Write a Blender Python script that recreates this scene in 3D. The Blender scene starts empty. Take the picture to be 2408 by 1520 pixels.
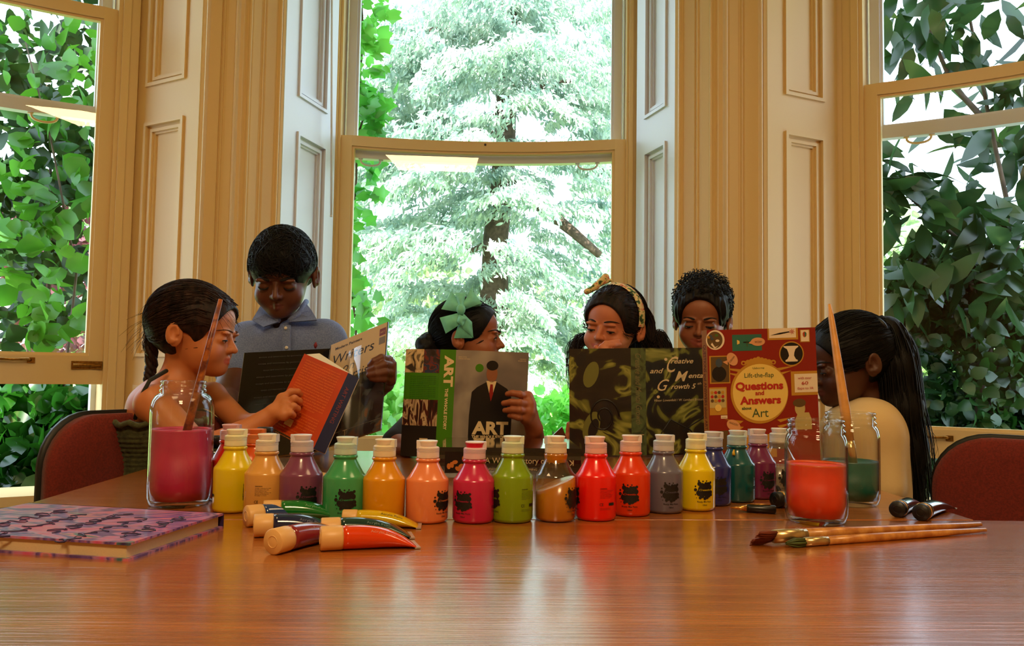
import bpy, math, random
import numpy as np
from mathutils import Vector, Matrix, Euler
random.seed(7); RNG = np.random.RandomState(11)
SC = bpy.context.scene
COL = SC.collection
R = math.radians

# ------------------------------------------------------------------ camera
TZ = 0.74                      # table top height
FPX = 1900.0                   # focal length in pixels of the 2408 wide frame
CAM = Vector((0, 0, TZ + 0.218))
cam_data = bpy.data.cameras.new('camera'); cam_data.sensor_width = 36.0
cam_data.lens = FPX / 2408 * 36.0; cam_data.clip_start = 0.02; cam_data.clip_end = 300
cam = bpy.data.objects.new('camera', cam_data); COL.objects.link(cam)
CR = (Matrix.Rotation(R(-1.99), 3, 'Z') @ Matrix.Rotation(R(90 + 3.31), 3, 'X') @ Matrix.Rotation(R(0.9), 3, 'Z'))
cam.matrix_world = Matrix.Translation(CAM) @ CR.to_4x4()
SC.camera = cam

# ------------------------------------------------------------------ view, world, lights
SC.view_settings.view_transform = 'Standard'; SC.view_settings.look = 'None'
SC.view_settings.gamma = 1.0; SC.view_settings.use_curve_mapping = False
SC.view_settings.exposure = 0.0
SC.cycles.max_bounces = 7; SC.cycles.diffuse_bounces = 3; SC.cycles.glossy_bounces = 3
SC.cycles.transparent_max_bounces = 14; SC.cycles.transmission_bounces = 4
SC.cycles.caustics_reflective = False; SC.cycles.caustics_refractive = False
SC.cycles.sample_clamp_indirect = 6.0
W = bpy.data.worlds.new('sky'); SC.world = W; W.use_nodes = True
wn = W.node_tree.nodes; wn.clear()
wo = wn.new('ShaderNodeOutputWorld'); wb = wn.new('ShaderNodeBackground')
wb.inputs['Color'].default_value = (0.66, 0.83, 1.0, 1); wb.inputs['Strength'].default_value = 5.0
W.node_tree.links.new(wb.outputs[0], wo.inputs[0])
def lamp(name, kind, loc, rot, energy, color, size=None, sy=None):
    d = bpy.data.lights.new(name, kind); d.energy = energy; d.color = color
    if kind == 'AREA':
        d.shape = 'RECTANGLE'; d.size = size; d.size_y = sy or size
    o = bpy.data.objects.new(name, d); COL.objects.link(o); o.location = loc; o.rotation_euler = rot
    return o
sun = lamp('sun', 'SUN', (0, -5, 12), (R(42), 0, R(-22)), 20.0, (1.0, 0.95, 0.84)); sun.data.angle = R(1.0)
# warm room lamps: two rows under the ceiling, behind the camera
for lx, ly, en in ((-1.15, 0.8, 11), (1.15, 0.8, 11), (0.0, -1.1, 66)):
    lamp('ceiling_lamp', 'AREA', (lx, ly, 3.05), (0, 0, 0), en, (1.0, 0.68, 0.34), 0.6)

# ------------------------------------------------------------------ pixel -> world helpers (measuring the photograph)
def ray(px, py):
    return CR @ Vector(((px - 1204) / FPX, (760 - py) / FPX, -1.0))
def at(px, py, y):
    d = ray(px, py); return CAM + d * (y / d.y)
def atz(px, py, z):
    d = ray(px, py); return CAM + d * ((z - CAM.z) / d.z)
def lin(c):
    return tuple(((x / 255) / 12.92 if x / 255 <= 0.04045 else ((x / 255 + 0.055) / 1.055) ** 2.4) for x in c)

# ------------------------------------------------------------------ materials
MATS = {}
def mat(name, rgb, rough=0.5, metal=0.0, noise=0.0, nscale=30, bump=0.0, bscale=200, coat=0.0, sss=0.0, spec=0.5, srgb=True, stretch=(1, 1, 1), trans=0.0, alpha=1.0, rgb2=None, sheen=0.0):
    if name in MATS: return MATS[name]
    m = bpy.data.materials.new(name); m.use_nodes = True
    N = m.node_tree.nodes; L = m.node_tree.links; b = N['Principled BSDF']
    c = lin(rgb) if srgb else rgb
    b.inputs['Base Color'].default_value = (*c, 1); b.inputs['Roughness'].default_value = rough
    b.inputs['Metallic'].default_value = metal; b.inputs['Coat Weight'].default_value = coat
    b.inputs['Coat Roughness'].default_value = 0.08
    b.inputs['Specular IOR Level'].default_value = spec
    b.inputs['Alpha'].default_value = alpha
    if sheen: b.inputs['Sheen Weight'].default_value = sheen
    if sss:
        b.inputs['Subsurface Weight'].default_value = sss; b.inputs['Subsurface Radius'].default_value = (1, 0.4, 0.2)
        b.inputs['Subsurface Scale'].default_value = 0.008
    tc = N.new('ShaderNodeTexCoord'); mp = N.new('ShaderNodeMapping'); mp.inputs['Scale'].default_value = stretch
    L.new(tc.outputs['Object'], mp.inputs['Vector'])
    if noise or rgb2:
        n = N.new('ShaderNodeTexNoise'); n.inputs['Scale'].default_value = nscale; n.inputs['Detail'].default_value = 5
        L.new(mp.outputs[0], n.inputs['Vector'])
        cr = N.new('ShaderNodeValToRGB'); L.new(n.outputs['Fac'], cr.inputs[0])
        c2 = lin(rgb2) if rgb2 else tuple(x * (1 - noise) for x in c)
        cr.color_ramp.elements[0].position = 0.38; cr.color_ramp.elements[1].position = 0.62
        cr.color_ramp.elements[0].color = (*c2, 1); cr.color_ramp.elements[1].color = (*c, 1)
        L.new(cr.outputs[0], b.inputs['Base Color'])
    if bump:
        n2 = N.new('ShaderNodeTexNoise'); n2.inputs['Scale'].default_value = bscale; n2.inputs['Detail'].default_value = 3
        L.new(mp.outputs[0], n2.inputs['Vector'])
        bp = N.new('ShaderNodeBump'); bp.inputs['Strength'].default_value = bump; bp.inputs['Distance'].default_value = 0.002
        L.new(n2.outputs['Fac'], bp.inputs['Height']); L.new(bp.outputs[0], b.inputs['Normal'])
    MATS[name] = m
    return m
def leafmat(name, rgb, rgb2, transl=0.35, rough=0.4):
    m = bpy.data.materials.new(name); m.use_nodes = True
    N = m.node_tree.nodes; L = m.node_tree.links; N.remove(N['Principled BSDF']); out = N['Material Output']
    tc = N.new('ShaderNodeTexCoord'); n = N.new('ShaderNodeTexNoise'); n.inputs['Scale'].default_value = 3.0; n.inputs['Detail'].default_value = 4
    L.new(tc.outputs['Object'], n.inputs['Vector'])
    cr = N.new('ShaderNodeValToRGB'); L.new(n.outputs['Fac'], cr.inputs[0])
    cr.color_ramp.elements[0].position = 0.35; cr.color_ramp.elements[1].position = 0.65
    cr.color_ramp.elements[0].color = (*lin(rgb), 1); cr.color_ramp.elements[1].color = (*lin(rgb2), 1)
    d = N.new('ShaderNodeBsdfDiffuse'); t = N.new('ShaderNodeBsdfTranslucent'); g = N.new('ShaderNodeBsdfGlossy'); g.inputs['Roughness'].default_value = rough
    L.new(cr.outputs[0], d.inputs['Color']); L.new(cr.outputs[0], t.inputs['Color'])
    mx = N.new('ShaderNodeMixShader'); mx.inputs[0].default_value = transl
    L.new(d.outputs[0], mx.inputs[1]); L.new(t.outputs[0], mx.inputs[2])
    mx2 = N.new('ShaderNodeMixShader'); mx2.inputs[0].default_value = 0.06
    L.new(mx.outputs[0], mx2.inputs[1]); L.new(g.outputs[0], mx2.inputs[2]); L.new(mx2.outputs[0], out.inputs[0])
    return m
def glassmat(name, tint=(1, 1, 1), edge=0.9, base=0.04, rough=0.0, dark=0.0):
    m = bpy.data.materials.new(name); m.use_nodes = True
    N = m.node_tree.nodes; L = m.node_tree.links; N.remove(N['Principled BSDF']); out = N['Material Output']
    t = N.new('ShaderNodeBsdfTransparent'); t.inputs[0].default_value = (*tint, 1)
    g = N.new('ShaderNodeBsdfGlossy'); g.inputs['Roughness'].default_value = rough
    lw = N.new('ShaderNodeLayerWeight'); lw.inputs['Blend'].default_value = 0.5
    pw = N.new('ShaderNodeMath'); pw.operation = 'POWER'; pw.inputs[1].default_value = 4.0
    ma = N.new('ShaderNodeMath'); ma.operation = 'MULTIPLY_ADD'; ma.inputs[1].default_value = edge; ma.inputs[2].default_value = base
    ma.use_clamp = True
    L.new(lw.outputs['Facing'], pw.inputs[0]); L.new(pw.outputs[0], ma.inputs[0])
    mx = N.new('ShaderNodeMixShader'); L.new(ma.outputs[0], mx.inputs[0])
    L.new(t.outputs[0], mx.inputs[1]); L.new(g.outputs[0], mx.inputs[2])
    if dark:
        mc = N.new('ShaderNodeMixRGB'); mc.inputs[1].default_value = (*tint, 1); mc.inputs[2].default_value = (dark, dark * 1.05, dark * 1.08, 1)
        L.new(pw.outputs[0], mc.inputs[0]); L.new(mc.outputs[0], t.inputs[0])
    L.new(mx.outputs[0], out.inputs[0])
    return m

# ------------------------------------------------------------------ mesh building
class MB:
    def __init__(s): s.v = []; s.f = []; s.m = []; s.s = []
    def add(s, verts, faces, mat=0, smooth=True):
        o = len(s.v); s.v.extend([tuple(p) for p in verts])
        for f in faces: s.f.append(tuple(i + o for i in f)); s.m.append(mat); s.s.append(smooth)
    def hexa(s, p, mat=0):
        s.add(p, [(0, 3, 2, 1), (4, 5, 6, 7), (0, 1, 5, 4), (1, 2, 6, 5), (2, 3, 7, 6), (3, 0, 4, 7)], mat, False)
    def box(s, c, size, rot=None, mat=0):
        h = Vector(size) / 2; c = Vector(c); q = rot or Matrix.Identity(3)
        s.hexa([c + q @ Vector((a * h.x, b * h.y, d * h.z)) for a, b, d in ((-1, -1, -1), (1, -1, -1), (1, 1, -1), (-1, 1, -1), (-1, -1, 1), (1, -1, 1), (1, 1, 1), (-1, 1, 1))], mat)
    def lathe(s, prof, seg=32, mat=0, M=None, smooth=True):
        M = M or Matrix.Identity(4); vs = []; fs = []
        for r, z in prof:
            for k in range(seg):
                a = 2 * math.pi * k / seg; vs.append(M @ Vector((r * math.cos(a), r * math.sin(a), z)))
        for i in range(len(prof) - 1):
            for k in range(seg):
                k2 = (k + 1) % seg; fs.append((i * seg + k, i * seg + k2, (i + 1) * seg + k2, (i + 1) * seg + k))
        s.add(vs, fs, mat, smooth)
    def tube(s, pts, rad, seg=8, mat=0, cap=True, smooth=True):
        pts = [Vector(p) for p in pts]; n = len(pts)
        if not hasattr(rad, '__len__'): rad = [rad] * n
        up = Vector((0.13, 0.37, 0.92)); vs = []; fs = []
        t0 = (pts[1] - pts[0]).normalized(); a = t0.cross(up)
        if a.length < 0.05: a = t0.cross(Vector((1, 0, 0)))
        a.normalize()
        for i in range(n):
            t = (pts[min(i + 1, n - 1)] - pts[max(i - 1, 0)])
            if t.length < 1e-9: t = t0
            t.normalize(); a = (a - t * a.dot(t)).normalized(); b = t.cross(a)
            for k in range(seg):
                th = 2 * math.pi * k / seg; vs.append(pts[i] + (a * math.cos(th) + b * math.sin(th)) * rad[i])
        for i in range(n - 1):
            for k in range(seg):
                k2 = (k + 1) % seg; fs.append((i * seg + k, i * seg + k2, (i + 1) * seg + k2, (i + 1) * seg + k))
        if cap: fs.append(tuple(range(seg - 1, -1, -1))); fs.append(tuple((n - 1) * seg + k for k in range(seg)))
        s.add(vs, fs, mat, smooth)
    def build(s, name, mats, parent=None, bevel=0.0):
        me = bpy.data.meshes.new(name); me.from_pydata(s.v, [], s.f)
        if not isinstance(mats, (list, tuple)): mats = [mats]
        for m in mats: me.materials.append(m)
        me.polygons.foreach_set('material_index', s.m); me.polygons.foreach_set('use_smooth', s.s)
        me.update()
        o = bpy.data.objects.new(name, me); COL.objects.link(o)
        if parent: o.parent = parent
        if bevel:
            b = o.modifiers.new('bevel', 'BEVEL'); b.width = bevel; b.segments = 2; b.limit_method = 'ANGLE'; b.angle_limit = R(40)
        return o
def tag(o, label=None, cat=None, group=None, kind=None):
    if label: o['label'] = label
    if cat: o['category'] = cat
    if group: o['group'] = group
    if kind: o['kind'] = kind
    return o
def empty(name, loc=(0, 0, 0), label=None, cat=None, group=None, rz=0, kind=None):
    o = bpy.data.objects.new(name, None); COL.objects.link(o); o.location = loc; o.rotation_euler = (0, 0, rz); o.empty_display_size = 0.05
    return tag(o, label, cat, group, kind)
def npmesh(name, V, F, m, parent=None, smooth=True):
    V = np.asarray(V, dtype=np.float32); F = np.asarray(F, dtype=np.int32); k = F.shape[1]
    me = bpy.data.meshes.new(name); me.vertices.add(len(V)); me.vertices.foreach_set('co', V.ravel())
    me.loops.add(F.size); me.loops.foreach_set('vertex_index', F.ravel())
    me.polygons.add(len(F)); me.polygons.foreach_set('loop_start', np.arange(0, F.size, k, dtype=np.int32))
    me.polygons.foreach_set('use_smooth', np.full(len(F), smooth))
    me.update(calc_edges=True); me.materials.append(m)
    o = bpy.data.objects.new(name, me); COL.objects.link(o)
    if parent: o.parent = parent
    return o
_tc = {}
def text_geo(txt, bold=0.0, shear=0.0, space=1.0):
    k = (txt, bold, shear, space)
    if k in _tc: return _tc[k]
    c = bpy.data.curves.new('t', 'FONT'); c.body = txt; c.size = 1.0; c.offset = bold; c.shear = shear; c.space_character = space; c.resolution_u = 3
    o = bpy.data.objects.new('t', c); COL.objects.link(o)
    dg = bpy.context.evaluated_depsgraph_get(); me = o.evaluated_get(dg).to_mesh()
    V = np.array([(v.co.x, v.co.y) for v in me.vertices]) if len(me.vertices) else np.zeros((0, 2)); F = [tuple(p.vertices) for p in me.polygons]
    o.evaluated_get(dg).to_mesh_clear(); bpy.data.objects.remove(o); bpy.data.curves.remove(c)
    if len(V): V = V - np.array([V[:, 0].min(), 0])
    w = V[:, 0].max() if len(V) else 1; _tc[k] = (V, F, w)
    return _tc[k]
class Sheet:
    """a flat or curved printed surface: fn(u, v, lift) -> point; u right, v up, metres"""
    def __init__(s, fn): s.fn = fn
    def poly(s, mb, pts, lift, mat): mb.add([s.fn(u, v, lift) for u, v in pts], [tuple(range(len(pts)))], mat, False)
    def rect(s, mb, u0, v0, u1, v1, lift, mat, n=1, m=1):
        for i in range(n):
            for j in range(m):
                a, b = u0 + (u1 - u0) * i / n, u0 + (u1 - u0) * (i + 1) / n; c, d = v0 + (v1 - v0) * j / m, v0 + (v1 - v0) * (j + 1) / m
                s.poly(mb, [(a, c), (b, c), (b, d), (a, d)], lift, mat)
    def disc(s, mb, u, v, ru, rv, lift, mat, n=20, rot=0):
        pts = []
        for k in range(n):
            a = 2 * math.pi * k / n; x, y = ru * math.cos(a), rv * math.sin(a)
            pts.append((u + x * math.cos(rot) - y * math.sin(rot), v + x * math.sin(rot) + y * math.cos(rot)))
        if max(ru, rv) < .004: s.poly(mb, pts, lift, mat); return
        K = 4; vs = [s.fn(u, v, lift)] + [s.fn(u + (p[0] - u) * k / K, v + (p[1] - v) * k / K, lift) for k in range(1, K + 1) for p in pts]
        fs = [(0, 1 + i, 1 + (i + 1) % n) for i in range(n)] + [(1 + k * n + i, 1 + (k + 1) * n + i, 1 + (k + 1) * n + (i + 1) % n, 1 + k * n + (i + 1) % n) for k in range(K - 1) for i in range(n)]
        mb.add(vs, fs, mat, False)
    def text(s, mb, txt, u, v, size, lift, mat, width=None, align='C', bold=0.0, shear=0.0, rot=0.0, hs=1.0):
        V, F, w = text_geo(txt, bold, shear)
        if not len(V): return
        sx = (width / w) if width else size * hs; off = {'C': -w / 2, 'L': 0, 'R': -w}[align]
        ca, sa = math.cos(rot), math.sin(rot); out = []
        for x, y in V:
            X, Y = (x + off) * sx, y * size; out.append(s.fn(u + X * ca - Y * sa, v + X * sa + Y * ca, lift))
        mb.add(out, F, mat, False)
def quadsheet(TL, TR, BR, BL, w, h):
    TL, TR, BR, BL = map(Vector, (TL, TR, BR, BL)); n = (TR - TL).cross(TL - BL)
    n = -((TR - TL).cross(BL - TL)).normalized()
    if n.dot(CAM - TL) < 0: n = -n
    def fn(u, v, l):
        a, b = u / w, v / h; p = (BL * (1 - a) + BR * a) * (1 - b) + (TL * (1 - a) + TR * a) * b
        return p + n * l
    return Sheet(fn), n

# ------------------------------------------------------------------ smooth solid modelling for bodies: distance field + surface nets
def vec(p): return np.array(p, dtype=np.float64)
class Field:
    def __init__(s, lo, hi, h=0.003):
        s.lo = vec(lo) - 4 * h; s.h = h; s.n = np.ceil((vec(hi) + 4 * h - s.lo) / h).astype(int) + 1
        s.A = np.full(s.n, 0.05, dtype=np.float32)
    def _sub(s, lo, hi, k):
        a = np.clip(np.floor((lo - k - s.lo) / s.h).astype(int), 0, s.n - 1); b = np.clip(np.ceil((hi + k - s.lo) / s.h).astype(int) + 1, 1, s.n)
        sl = tuple(slice(x, y) for x, y in zip(a, b))
        g = np.meshgrid(*[s.lo[i] + s.h * np.arange(a[i], b[i]) for i in range(3)], indexing='ij')
        return sl, g
    def _mix(s, sl, d, k, sub=False):
        A = s.A[sl]
        if sub: d = -d; h = np.clip(k - np.abs(A - d), 0, None) / max(k, 1e-6); s.A[sl] = np.maximum(A, d) + h * h * k / 4
        else: h = np.clip(k - np.abs(A - d), 0, None) / max(k, 1e-6); s.A[sl] = np.minimum(A, d) - h * h * k / 4
    def cap(s, p0, p1, r0, r1=None, k=0.012, sub=False):
        r1 = r0 if r1 is None else r1; a, b = vec(p0), vec(p1); r = max(r0, r1)
        sl, (X, Y, Z) = s._sub(np.minimum(a, b) - r, np.maximum(a, b) + r, k + 0.012)
        if X.size == 0: return
        ab = b - a; L = max(ab.dot(ab), 1e-12)
        t = np.clip(((X - a[0]) * ab[0] + (Y - a[1]) * ab[1] + (Z - a[2]) * ab[2]) / L, 0, 1)
        d = np.sqrt((X - a[0] - t * ab[0]) ** 2 + (Y - a[1] - t * ab[1]) ** 2 + (Z - a[2] - t * ab[2]) ** 2) - (r0 + (r1 - r0) * t)
        s._mix(sl, d, k, sub)
    def path(s, pts, rad, k=0.008):
        for i in range(len(pts) - 1): s.cap(pts[i], pts[i + 1], rad[i], rad[i + 1], k)
    def ell(s, c, r, M=None, k=0.012, sub=False):
        """ellipsoid centre c, radii r in the frame of M (4x4, uniform scale)"""
        M = M or Matrix.Identity(4); sc = M.to_scale().x; I = np.array(M.inverted()); rr = max(r) * sc
        w = vec(M @ Vector(c)); sl, (X, Y, Z) = s._sub(w - rr, w + rr, k + 0.012)
        if X.size == 0: return
        x = I[0, 0] * X + I[0, 1] * Y + I[0, 2] * Z + I[0, 3] - c[0]; y = I[1, 0] * X + I[1, 1] * Y + I[1, 2] * Z + I[1, 3] - c[1]
        z = I[2, 0] * X + I[2, 1] * Y + I[2, 2] * Z + I[2, 3] - c[2]
        k0 = np.sqrt((x / r[0]) ** 2 + (y / r[1]) ** 2 + (z / r[2]) ** 2) + 1e-9
        k1 = np.sqrt((x / r[0] ** 2) ** 2 + (y / r[1] ** 2) ** 2 + (z / r[2] ** 2) ** 2) + 1e-9
        s._mix(sl, (k0 * (k0 - 1) / k1) * sc, k, sub)
    def below(s, M, nrm, off, k=0.006):
        """remove everything where dot(local p, nrm) > off"""
        I = np.array(M.inverted()); sl, (X, Y, Z) = s._sub(s.lo, s.lo + s.h * s.n, 0); n = vec(Vector(nrm).normalized()); sc = M.to_scale().x
        g = n @ I[:3, :3]; o = n @ I[:3, 3]
        d = -((g[0] * X + g[1] * Y + g[2] * Z + o - off) * sc)
        s._mix(sl, d, k, True)
    def mesh(s):
        A = s.A; A[0] = A[-1] = 0.05; A[:, 0] = A[:, -1] = 0.05; A[:, :, 0] = A[:, :, -1] = 0.05
        I = A < 0; c = np.zeros(np.array(A.shape) - 1, dtype=np.int8)
        for dx in (0, 1):
            for dy in (0, 1):
                for dz in (0, 1):
                    c += I[dx:A.shape[0] - 1 + dx, dy:A.shape[1] - 1 + dy, dz:A.shape[2] - 1 + dz]
        act = (c > 0) & (c < 8); idx = np.argwhere(act); ids = np.full(c.shape, -1, dtype=np.int32); ids[act] = np.arange(len(idx))
        P = np.zeros((len(idx), 3)); cnt = np.zeros(len(idx))
        cor = [(a, b, d) for a in (0, 1) for b in (0, 1) for d in (0, 1)]
        val = {q: A[idx[:, 0] + q[0], idx[:, 1] + q[1], idx[:, 2] + q[2]] for q in cor}
        for q in cor:
            for ax in range(3):
                if q[ax] == 0:
                    q2 = list(q); q2[ax] = 1; q2 = tuple(q2); v0, v1 = val[q], val[q2]; m = (v0 < 0) != (v1 < 0)
                    t = np.where(m, v0 / np.where(m, v0 - v1, 1), 0); p = np.tile(np.array(q, float), (len(idx), 1)); p[:, ax] = t
                    P[m] += p[m]; cnt[m] += 1
        V = s.lo + s.h * (idx + P / cnt[:, None]); Fs = []
        for ax in range(3):
            sh = list(A.shape); a = [slice(1, -1)] * 3; b = [slice(1, -1)] * 3
            a[ax] = slice(0, sh[ax] - 1); b[ax] = slice(1, sh[ax])
            I0, I1 = I[tuple(a)], I[tuple(b)]; o = np.array([1, 1, 1]); o[ax] = 0
            u, w = [x for x in range(3) if x != ax]
            for flip, msk in ((False, I0 & ~I1), (True, ~I0 & I1)):
                e = np.argwhere(msk) + o
                if not len(e): continue
                def g(du, dw):
                    q = e.copy(); q[:, u] -= du; q[:, w] -= dw; return ids[q[:, 0], q[:, 1], q[:, 2]]
                f = np.stack([g(1, 1), g(0, 1), g(0, 0), g(1, 0)], 1)
                if flip != (ax == 1): f = f[:, ::-1]
                Fs.append(f)
        F = np.concatenate(Fs); F = F[(F >= 0).all(1)]
        return V, F
def relax(V, F, it=2, w=0.5):
    n = len(V)
    for _ in range(it):
        S = np.zeros_like(V); C = np.zeros(n)
        for a, b in ((0, 1), (1, 2), (2, 3), (3, 0)):
            np.add.at(S, F[:, a], V[F[:, b]]); np.add.at(S, F[:, b], V[F[:, a]]); np.add.at(C, F[:, a], 1); np.add.at(C, F[:, b], 1)
        V = V * (1 - w) + w * S / np.maximum(C, 1)[:, None]
    return V
def wob(P, f, seed=0):
    r = np.random.RandomState(seed); o = np.zeros(len(P))
    for i in range(5):
        d = r.normal(size=3); d /= np.linalg.norm(d); o += np.sin(P @ d * f * (0.7 + 0.25 * i) + r.rand() * 6.28)
    return o / 5

# ------------------------------------------------------------------ materials of the room
PAINT = mat('cream_paint', (238, 208, 150), 0.45, bump=0.05, bscale=60)
DAYLIT = mat('daylit_paint', (226, 228, 236), 0.4, bump=0.05, bscale=60)  # bluish daylight from the windows is put into this paint's colour
DARKWOOD = mat('weathered_frame', (70, 58, 44), 0.6)
BRASS = mat('brass', (170, 120, 50), 0.35, metal=0.9, noise=0.4, nscale=120)
PANE = glassmat('window_glass', (0.97, 0.99, 0.98), 0.8, 0.035)
class Frame:
    """vertical plane A->B in plan; u along, n towards the room, z up; bow bulges outwards"""
    def __init__(s, A, B, bow=0.0):
        s.A = Vector((A[0], A[1], 0)); d = Vector((B[0] - A[0], B[1] - A[1], 0)); s.L = d.length; s.u = d.normalized()
        s.n = Vector((s.u.y, -s.u.x, 0)); s.bow = bow
    def p(s, u, n, z):
        t = min(max(u / s.L, 0), 1); b = s.bow * (1 - (2 * t - 1) ** 2)
        return s.A + s.u * u + s.n * (n - b) + Vector((0, 0, z))
    def box(s, mb, u0, u1, n0, n1, z0, z1, mat=0):
        k = 14 if s.bow and u1 - u0 > 0.2 else 1
        for i in range(k):
            a = u0 + (u1 - u0) * i / k; b = u0 + (u1 - u0) * (i + 1) / k
            q = [s.p(a, n1, z0), s.p(b, n1, z0), s.p(b, n0, z0), s.p(a, n0, z0), s.p(a, n1, z1), s.p(b, n1, z1), s.p(b, n0, z1), s.p(a, n0, z1)]
            fs = [(0, 3, 2, 1), (4, 5, 6, 7), (0, 1, 5, 4), (2, 3, 7, 6)] + ([(3, 0, 4, 7)] if i == 0 else []) + ([(1, 2, 6, 5)] if i == k - 1 else [])
            mb.add(q, fs, mat, False)
    def prof(s, mb, pts, z0, z1, mat=0):
        """extrude polyline of (u, n) upwards"""
        q = [s.p(u, n, z0) for u, n in pts] + [s.p(u, n, z1) for u, n in pts]; m = len(pts)
        mb.add(q, [(i, i + 1, m + i + 1, m + i) for i in range(m - 1)], mat, False)
def pl(px, d):
    p = at(px, 870, d); return (p.x, p.y)
Z0, Z1 = 0.0, 3.2

# floor, ceiling, walls behind
mb = MB(); mb.box((0, 0.4, -0.03), (6.0, 8.0, 0.06)); tag(mb.build('floor', mat('carpet', (96, 70, 52), 0.9, noise=0.3, nscale=80)), kind='structure')
mb = MB(); mb.box((0, 0.1, Z1 + 0.15), (5.8, 7.3, 0.3)); tag(mb.build('ceiling', mat('ceiling_white', (232, 222, 204), 0.8)), kind='structure')
SHELL = mat('wall_paint', (222, 190, 140), 0.8)
for nm, c, sz in (('wall_back', (0, -3.4, 1.6), (5.4, 0.1, 3.2)), ('wall_left', (-2.72, -1.0, 1.6), (0.1, 4.8, 3.2)), ('wall_right', (2.72, -1.0, 1.6), (0.1, 4.8, 3.2))):
    mb = MB(); mb.box(c, sz); tag(mb.build(nm, SHELL), kind='structure')

# plan of the bay
GL = pl(205, 3.04); dL = Vector((0.82, 0.57)).normalized()
SL0, SL1 = pl(287, 3.13), pl(452, 2.93)
PLm, PLr = pl(545, 2.93), pl(640, 3.03)
CL0, CR0 = pl(766, 3.42), pl(1500, 3.38)
PRl, PRm, PRr = pl(1592, 3.06), pl(1690, 2.93), pl(1800, 2.93)
SR1 = pl(1967, 3.07); GR = pl(2072, 3.01)

def panel_board(nm, A, B, z0, z1, panels, m, label, moulds=((0.0, 0.012), (0.013, 0.005), (0.024, 0.010), (0.036, 0.002))):
    """shutter leaf: stiles and rails around sunk, moulded panels"""
    f = Frame(A, B); root = empty(nm, (f.p(f.L / 2, 0, z0)), label, 'shutter', 'folding window shutters in the bay')
    inv = Matrix.Translation(-root.location); mb = MB(); W_ = f.L; a, b = 0.24 * W_, 0.80 * W_
    f.box(mb, 0, a, -0.03, 0.014, z0, z1); f.box(mb, b, W_, -0.03, 0.014, z0, z1)
    zs = [z0] + [z for p_ in panels for z in p_] + [z1]
    for i in range(0, len(zs), 2): f.box(mb, a, b, -0.03, 0.014, zs[i], zs[i + 1])
    mb.v = [tuple(inv @ Vector(v)) for v in mb.v]; mb.build('frame', m, root)
    for (p0, p1) in panels:
        mp = MB(); q = MB()
        for k, (ins, h) in enumerate(moulds):
            nx = moulds[k + 1][0] if k + 1 < len(moulds) else ins + 0.008
            for (u0, u1, w0, w1) in ((a + ins, b - ins, p0 + ins, p0 + nx), (a + ins, b - ins, p1 - nx, p1 - ins), (a + ins, a + nx, p0 + nx, p1 - nx), (b - nx, b - ins, p0 + nx, p1 - nx)):
                f.box(q, u0, u1, -0.03, h + (0.010 if k == 0 else 0), w0, w1)
        f.box(q, a + 0.04, b - 0.04, -0.03, -0.006, p0 + 0.04, p1 - 0.04)
        q.v = [tuple(inv @ Vector(v)) for v in q.v]; q.build('panel', m, root)
    return root
T = TZ
zsill = T - 0.25
pn_side = [(0.30, 0.72), (T + 0.24, T + 1.12), (T + 1.29, 2.9)]
pn_side = [(0.30, T + 0.14), (T + 0.245, T + 1.13), (T + 1.27, 2.9)]
panel_board('window_shutter', SL0, SL1, 0.08, 3.0, pn_side, PAINT, 'cream panelled shutter leaf between the left window and the left pier')
panel_board('window_shutter', PLr, CL0, 0.08, 3.0, [(0.30, T + 0.14), (T + 0.245, T + 1.13), (T + 1.27, 2.9)], DAYLIT, 'panelled shutter leaf with bluish daylight in its white colour behind the boy in blue, left of the middle window')
panel_board('window_shutter', CR0, PRl, 0.08, 3.0, [(0.30, T + 0.14), (T + 0.245, T + 1.13), (T + 1.27, 2.9)], DAYLIT, 'narrow panelled shutter leaf with bluish daylight in its white colour right of the middle window')
panel_board('window_shutter', PRr, SR1, 0.08, 3.0, pn_side, PAINT, 'cream panelled shutter leaf between the right pier and the right window')

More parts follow.
